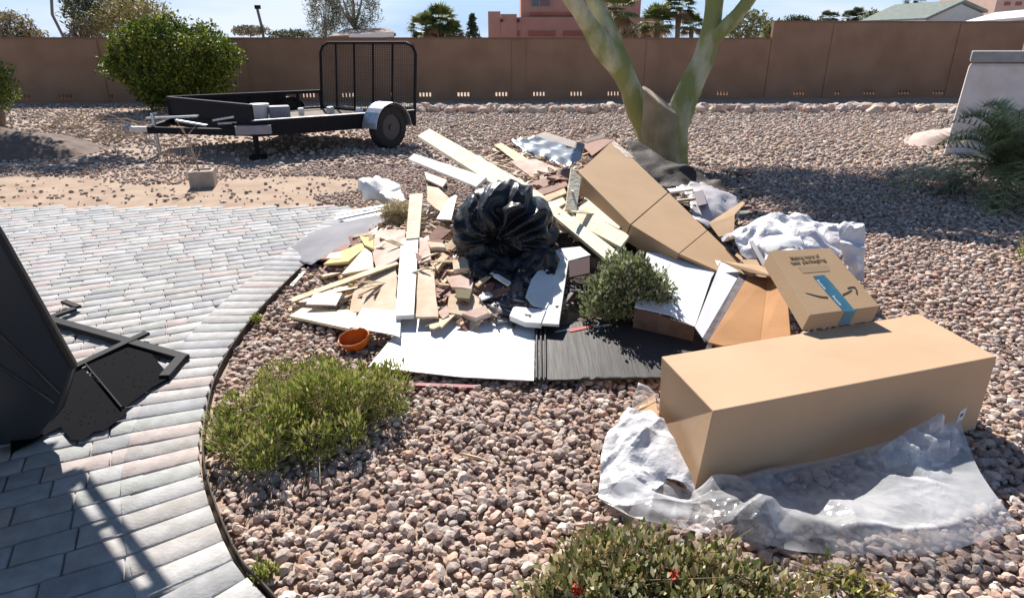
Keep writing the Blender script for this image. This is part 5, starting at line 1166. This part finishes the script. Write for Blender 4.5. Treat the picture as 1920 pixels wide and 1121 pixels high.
# ---- white carton with open brown end
wc = thing('white_carton', 'open white carton on its side showing its brown inside', 'carton', G(1330, 650))
PC('white_side', None, None, [(1213, 472), (1352, 489), (1334, 521), (1303, 613), (1255, 590), (1190, 575)], WHITE, Ys=[4.22, 4.16, 3.98, 3.33, 3.42, 3.5], t=.008, parent=wc)
g1_, g2_, g3_, g4_ = D(1352, 489, 4.15), D(1398, 516, 3.86), D(1322, 640, 3.12), D(1303, 613, 3.28)
wq, wn = place([(1190, 575), (1303, 613)] + [(1352, 489), (1213, 472)], Ys=[3.5, 3.33, 4.16, 4.22]); MB().slab([wq[0], wq[1], Vector((wq[1].x, wq[1].y + .02, .01)), Vector((wq[0].x, wq[0].y + .02, .01))], .006).make('shaded_lower_side', BROWN, wc)  # dark brown here stands for shade on the carton's lower side
shadew = mat('shaded_white_card', (.50, .50, .53), (.44, .44, .47), rough=.6, scale=4)  # white card greyed so the flap carries its shade in the colour
MB().slab([g1_, g2_, g3_, g4_], .006).make('shaded_flap', shadew, wc, bevel=.001)
MB().slab([D(1388, 512, 3.87), D(1402, 516, 3.84), D(1328, 641, 3.10), D(1318, 632, 3.13)], .008).make('torn_edge', mat('torn_edge_card', (.12, .10, .11), (.2, .17, .17), rough=.9, scale=25), wc)
MB().slab([D(1402, 517, 3.83), D(1440, 520, 3.76), D(1425, 640, 3.06), D(1356, 648, 3.04), D(1328, 641, 3.09)], .008).make('brown_inside', CARDIN, wc, bevel=.001)
MB().slab([D(1440, 520, 3.76), D(1473, 524, 3.53), D(1482, 628, 2.98), D(1425, 640, 3.055)], .008).make('brown_inside', CARDIN, wc, bevel=.001)
MB().slab([D(1352, 489, 4.01), D(1405, 510, 3.75), D(1472, 522, 3.5), D(1440, 500, 3.9)], .006).make('top_flap', CARD2, wc)

# ---- crumpled white sack behind the smile box
ws = mat('white_woven_sack', (.80, .78, .78), (.70, .67, .69), rough=.5, scale=5, trans=.12)
o = crumple('white_sack', [(1352, 445), (1398, 426), (1470, 415), (1520, 416), (1566, 427), (1580, 470), (1566, 492), (1480, 486), (1440, 488), (1390, 476)], ws, res=.018, amp=.042, smooth=False, creases=80, cw=.09, Ys=[4.6, 4.75, 4.8, 4.8, 4.65, 4.3, 4.1, 4.0, 4.0, 4.2], bulge=.12, fs=5); tag(o, 'large crumpled white sack with red print behind the smile box', 'sack')
rp = crumple('red_print', [(1474, 417), (1524, 416), (1536, 425), (1500, 431), (1480, 427)], mat('faded_red_print', (.62, .28, .20), (.80, .70, .66), rough=.6, scale=30, lo_=.45, hi=.55), res=.025, amp=.012, Ys=[4.66, 4.66, 4.62, 4.58, 4.6], parent=o)
o = crumple('white_bag_end', [(1566, 428), (1598, 417), (1617, 421), (1619, 470), (1621, 528), (1596, 510), (1574, 470)], ws, res=.015, amp=.04, smooth=False, creases=26, cw=.07, Ys=[4.3, 4.3, 4.25, 4.12, 3.98, 4.0, 4.15], bulge=.05, fs=8, seed=4.); tag(o, 'upright white bag corner catching the sun right of the smile box', 'bag')
o = crumple('white_cushion_wrap', [(1424, 462), (1430, 450), (1498, 441), (1508, 456), (1506, 466), (1446, 474)], WHITE, res=.03, amp=.03, bulge=.05, Ys=[3.9, 3.98, 3.98, 3.9, 3.8, 3.8]); tag(o, 'bright white padded wrap just above the smile box', 'wrap')
PC('thin_frame', 'thin grey frame strip leaning between the sack and the smile box', 'strip', [(1404, 452), (1412, 450), (1448, 512), (1440, 516)], GREYB, Ys=[4.25, 4.25, 3.75, 3.75], t=.02)

# ---- big carton
bc = thing('big_carton', 'large closed rectangular brown carton in the right foreground', 'carton', G(1560, 860))
lo4 = [G(1303, 922), G(1826, 806), None, None]; hB, hC, hD, hA = D(1338, 770, 2.13), G(1870, 668, .385), G(1723, 588, .385), G(1240, 668, .385)
lB, lC = G(1303, 922, .012), G(1828, 806, .012); lD = Vector((hD.x - .01, hD.y, .012)); lA = Vector((hA.x + .02, hA.y + .01, .012))
mb = MB().hexa([lB, lC, lD, lA], [hB, hC, hD, hA]); mb.make('carton_body', mat('carton_kraft', (.48, .315, .19), (.54, .362, .222), rough=.8, scale=1.6, bump=.35, bscale=2.6), bc, bevel=.005)
nt_ = (hC - hB).cross(hA - hB).normalized(); dl = hC - hB; 
m1_, m2_ = hB.lerp(hA, .5), hC.lerp(hD, .5)
tape = mat('kraft_tape', (.49, .31, .17), (.52, .335, .185), rough=.5)
# tape on the end face and small label on the front
fn = (lC - lB).cross(hB - lB).normalized(); fn = fn if fn.y < 0 else -fn
def onf(u, v): return (lB.lerp(lC, u)).lerp(hB.lerp(hC, u), v) + fn * .0015
MB().slab([onf(.905, .16), onf(.93, .20), onf(.935, .37), onf(.91, .33)], .001, fn).make('sticker', WHITE, bc)
MB().slab([onf(.914, .24), onf(.925, .26), onf(.927, .30), onf(.916, .28)], .0008, fn).make('sticker_print', INK, bc)
MB().tube([onf(.50, .02), onf(.56, .04)], .006, 6).make('hand_hole', INK, bc)
o = PC('brown_card_scrap', 'small brown card scrap sticking out left of the big carton', 'card', [(1158, 777), (1190, 762), (1228, 738), (1236, 790), (1196, 800)], CARD, Zs=[.03, .06, .10, .08, .04], t=.006)

# ---- smile box
sb = thing('parcel_box', 'brown parcel box with blue tape and black smile arrow resting on the big carton', 'parcel', G(1560, 600, .4))
fTL, fTR, fBR, fBL = D(1444, 470, 3.30), D(1557, 465, 3.36), D(1650, 574, 2.99), D(1519, 591, 2.86)
n1 = (fTR - fTL).cross(fBL - fTL).normalized(); n1 = n1 if n1.z > 0 else -n1
fBR = ray_plane(1650, 574, fTL, n1); dn = (D(1504, 620, 2.835) - fBL)
low = [p + dn for p in (fTL, fTR, fBR, fBL)]
MB().hexa(low, [fTL, fTR, fBR, fBL]).make('box_body', CARD, sb, bevel=.003)
def ons(u, v, k=.0015): return (fTL.lerp(fTR, u)).lerp(fBL.lerp(fBR, u), v) + n1 * k
def onsp(px, py, k=.0015): return ray_plane(px, py, fTL + n1 * k, n1)
blue = mat('blue_tape', (.035, .13, .20), (.07, .20, .24), rough=.35, scale=6, spec=.6)
MB().slab([onsp(1524, 518), onsp(1545, 515), onsp(1562, 533), onsp(1604, 583), onsp(1582, 584), onsp(1549, 548)], .001, n1).make('blue_tape', blue, sb)
fa, fb = onsp(1582, 584, .0), onsp(1604, 583, .0); fe = fBL.lerp(fBR, .5)
nf = (fBR - fBL).cross(dn).normalized(); nf = nf if nf.y < 0 else -nf
ea, eb = fBL.lerp(fBR, .50) + nf * .002, fBL.lerp(fBR, .66) + nf * .002
MB().slab([ea, eb, eb + dn * .98, ea + dn * .98], .001, nf).make('blue_tape', blue, sb)
tl = (onsp(1545, 515) - onsp(1524, 518)); td = (onsp(1590, 580) - onsp(1535, 517)).normalized()
for k, s_ in enumerate(('prime', 'prime')):
    p = onsp(1534 + k * 29, 524 + k * 30, .003); text(s_, p, td, -tl, .022, mat('pale_blue_ink', (.5, .62, .7)), sb, bold=.02, w=(onsp(1560 + k * 29, 552 + k * 30, .003) - p).length * .62)
# smile: tapered arc and arrow head
sm_pts = [(1510, 548.5), (1524, 552.5), (1538, 556), (1552, 557.5), (1566, 556.5), (1580, 552.5), (1590, 548), (1597, 543.5)]; wd = [.6, 1.7, 2.5, 3.0, 3.2, 3.2, 3.0, 2.6]
mb = MB()
for i in range(len(sm_pts) - 1):
    if sm_pts[i][0] in (1552, 1566): continue
    (x0, y0), (x1, y1) = sm_pts[i], sm_pts[i + 1]; mb.slab([onsp(x0, y0 - wd[i] / 2, .002), onsp(x1, y1 - wd[i + 1] / 2, .002), onsp(x1, y1 + wd[i + 1] / 2, .002), onsp(x0, y0 + wd[i] / 2, .002)], .0008, n1)
ah = [(1589, 540), (1597, 538), (1603, 538.5), (1606, 544), (1607, 551.5)]
for i in range(4):
    (x0, y0), (x1, y1) = ah[i], ah[i + 1]; d_ = Vector((x1 - x0, y1 - y0)).normalized() * 1.3; mb.slab([onsp(x0 - d_.y, y0 + d_.x, .002), onsp(x1 - d_.y, y1 + d_.x, .002), onsp(x1 + d_.y, y1 - d_.x, .002), onsp(x0 + d_.y, y0 - d_.x, .002)], .0008, n1)
mb.make('smile_arrow', INK, sb)
r1 = onsp(1536, 481.5) - onsp(1483, 486.5)
for s_, (x0, y0), (x1, y1) in (('Making more of', (1483, 487), (1537, 481.5)), ('less packaging', (1484, 495.5), (1549, 489))):
    a, b = onsp(x0, y0), onsp(x1, y1); text(s_, a, b - a, n1.cross(b - a), .029, mat('brown_ink', (.10, .065, .03)), sb, bold=.018, w=(b - a).length)
MB().slab([onsp(1496, 500), onsp(1552, 496), onsp(1556, 508), onsp(1506, 512)], .0006, n1).make('faint_print', mat('faint_print', (.36, .24, .14), rough=.8), sb)

# ---- plastic film under the big carton
def film():
    def crv(pts, n): 
        P = [G(x, y, z) for x, y, z in pts]; P = [P[0] * 2 - P[1]] + P + [P[-1] * 2 - P[-2]]; o = []
        m = len(P) - 3
        for i in range(n + 1):
            f = i / n * m; k = min(int(f), m - 1); t = f - k; a, b, c, d = P[k:k + 4]
            o.append(.5 * ((2 * b) + (c - a) * t + (2 * a - 5 * b + 4 * c - d) * t * t + (3 * b - a - 3 * c + d) * t ** 3))
        return o
    nu, nv = 200, 90; TF = tents(90, .2, 2.3, 1.5, 2.9, .10, .045, 5)
    bot = crv([(1128, 950, .04), (1200, 985, .05), (1330, 1012, .05), (1500, 1046, .04), (1640, 1053, .03), (1760, 1048, .03), (1912, 1003, .04)], nu)
    top = crv([(1210, 890, .07), (1300, 930, .02), (1380, 905, .015), (1470, 885, .02), (1580, 862, .07), (1680, 835, .12), (1795, 796, .13)], nu)
    lef = crv([(1128, 950, .04), (1160, 915, .10), (1210, 890, .07)], nv); rig = crv([(1912, 1003, .04), (1868, 948, .10), (1826, 880, .09), (1795, 796, .13)], nv)
    V, Fs = [], []
    for j in range(nv + 1):
        for i in range(nu + 1):
            u, v = i / nu, j / nv
            p = bot[i] * (1 - v) + top[i] * v + lef[j] * (1 - u) + rig[j] * u - (bot[0] * (1 - u) * (1 - v) + bot[nu] * u * (1 - v) + top[0] * (1 - u) * v + top[nu] * u * v)
            e = min(1, 6 * min(u, 1 - u, v, 1 - v) + .1)
            q = Vector((p.x * 2.3 + p.y * .8, p.y * 2.3 - p.x * .5, 0)); h_ = .055 * (.45 - abs(noise.noise(q * 1.1 + Vector((3, 1, 0)))) * 1.6) + .035 * (.4 - abs(noise.noise(q * 2.6 + Vector((0, 9, 0)))) * 1.6) + .014 * (.4 - abs(noise.noise(q * 5.5 + Vector((4, 4, 0)))) * 1.6) + .012 * (.4 - abs(noise.noise(q * 11)) * 1.5)
            ridge = .085 * math.exp(-((v - .42 - .25 * math.sin(u * 5 + .6)) / .10) ** 2) * (.5 + .5 * math.sin(u * 9 + 1)) + .12 * math.exp(-(((u - .80) / .09) ** 2)) * v * v
            jx = .0 * (noise.noise(Vector((i * 7.7, j * 3.3, 1))) if 0 < i < nu and 0 < j < nv else 0); V.append(p + (bot[min(i + 1, nu)] - bot[max(i - 1, 0)]) * jx + Vector((0, 0, .03 + max(-.02, (h_ * .15 + ridge * .42 + tent_h(TF, p.x, p.y)) * e))))
    for j in range(nv):
        for i in range(nu): a = j * (nu + 1) + i; Fs += [(a, a + 1, a + nu + 2), (a, a + nu + 2, a + nu + 1)] if (i * 7 + j * 3) % 2 else [(a, a + 1, a + nu + 1), (a + 1, a + nu + 2, a + nu + 1)]
    return obj('plastic_film', V, Fs, clear, smooth=False)
o = film(); tag(o, 'large clear plastic film spread under and in front of the big carton', 'plastic film')
foam = mat('white_foam_film', (.82, .81, .82), (.74, .73, .75), rough=.45, scale=5, bump=.25, bscale=40, trans=.3)
o = crumple('foam_wrap', [(1126, 870), (1138, 810), (1180, 765), (1218, 770), (1250, 820), (1296, 900), (1306, 925), (1250, 910), (1215, 950), (1150, 955), (1122, 930)], foam, res=.013, amp=.035, fs=6, bulge=.08, smooth=False, creases=34, cw=.06, Zs=[.06, .08, .10, .14, .14, .06, .04, .05, .05, .04, .04]); tag(o, 'bulging white foam wrap at the left end of the big carton', 'foam wrap')
o = crumple('film_tuft', [(1184, 770), (1196, 715), (1214, 722), (1236, 742), (1206, 760)], clear, res=.02, amp=.02, Zs=[.06, .16, .15, .12, .08]); tag(o, 'small upright tuft of clear film behind the foam wrap', 'plastic')
o = crumple('film_fold', [(1640, 850), (1690, 812), (1740, 788), (1792, 808), (1806, 836), (1770, 870), (1720, 872), (1660, 880)], clear, res=.012, amp=.06, fs=9, bulge=.05, smooth=False, creases=30, cw=.05, Ys=[2.26, 2.34, 2.38, 2.42, 2.36, 2.27, 2.25, 2.2]); tag(o, 'gathered clear film bunched against the front right of the big carton', 'plastic')
# stray stick on the gravel
o = MB().tube([G(868, 851, .05), G(896, 858, .055), G(925, 868, .045)], [.006, .007, .004], 6).make('stray_splinter', PINE); tag(o, 'thin pale wood splinter alone on the foreground gravel', 'stick')
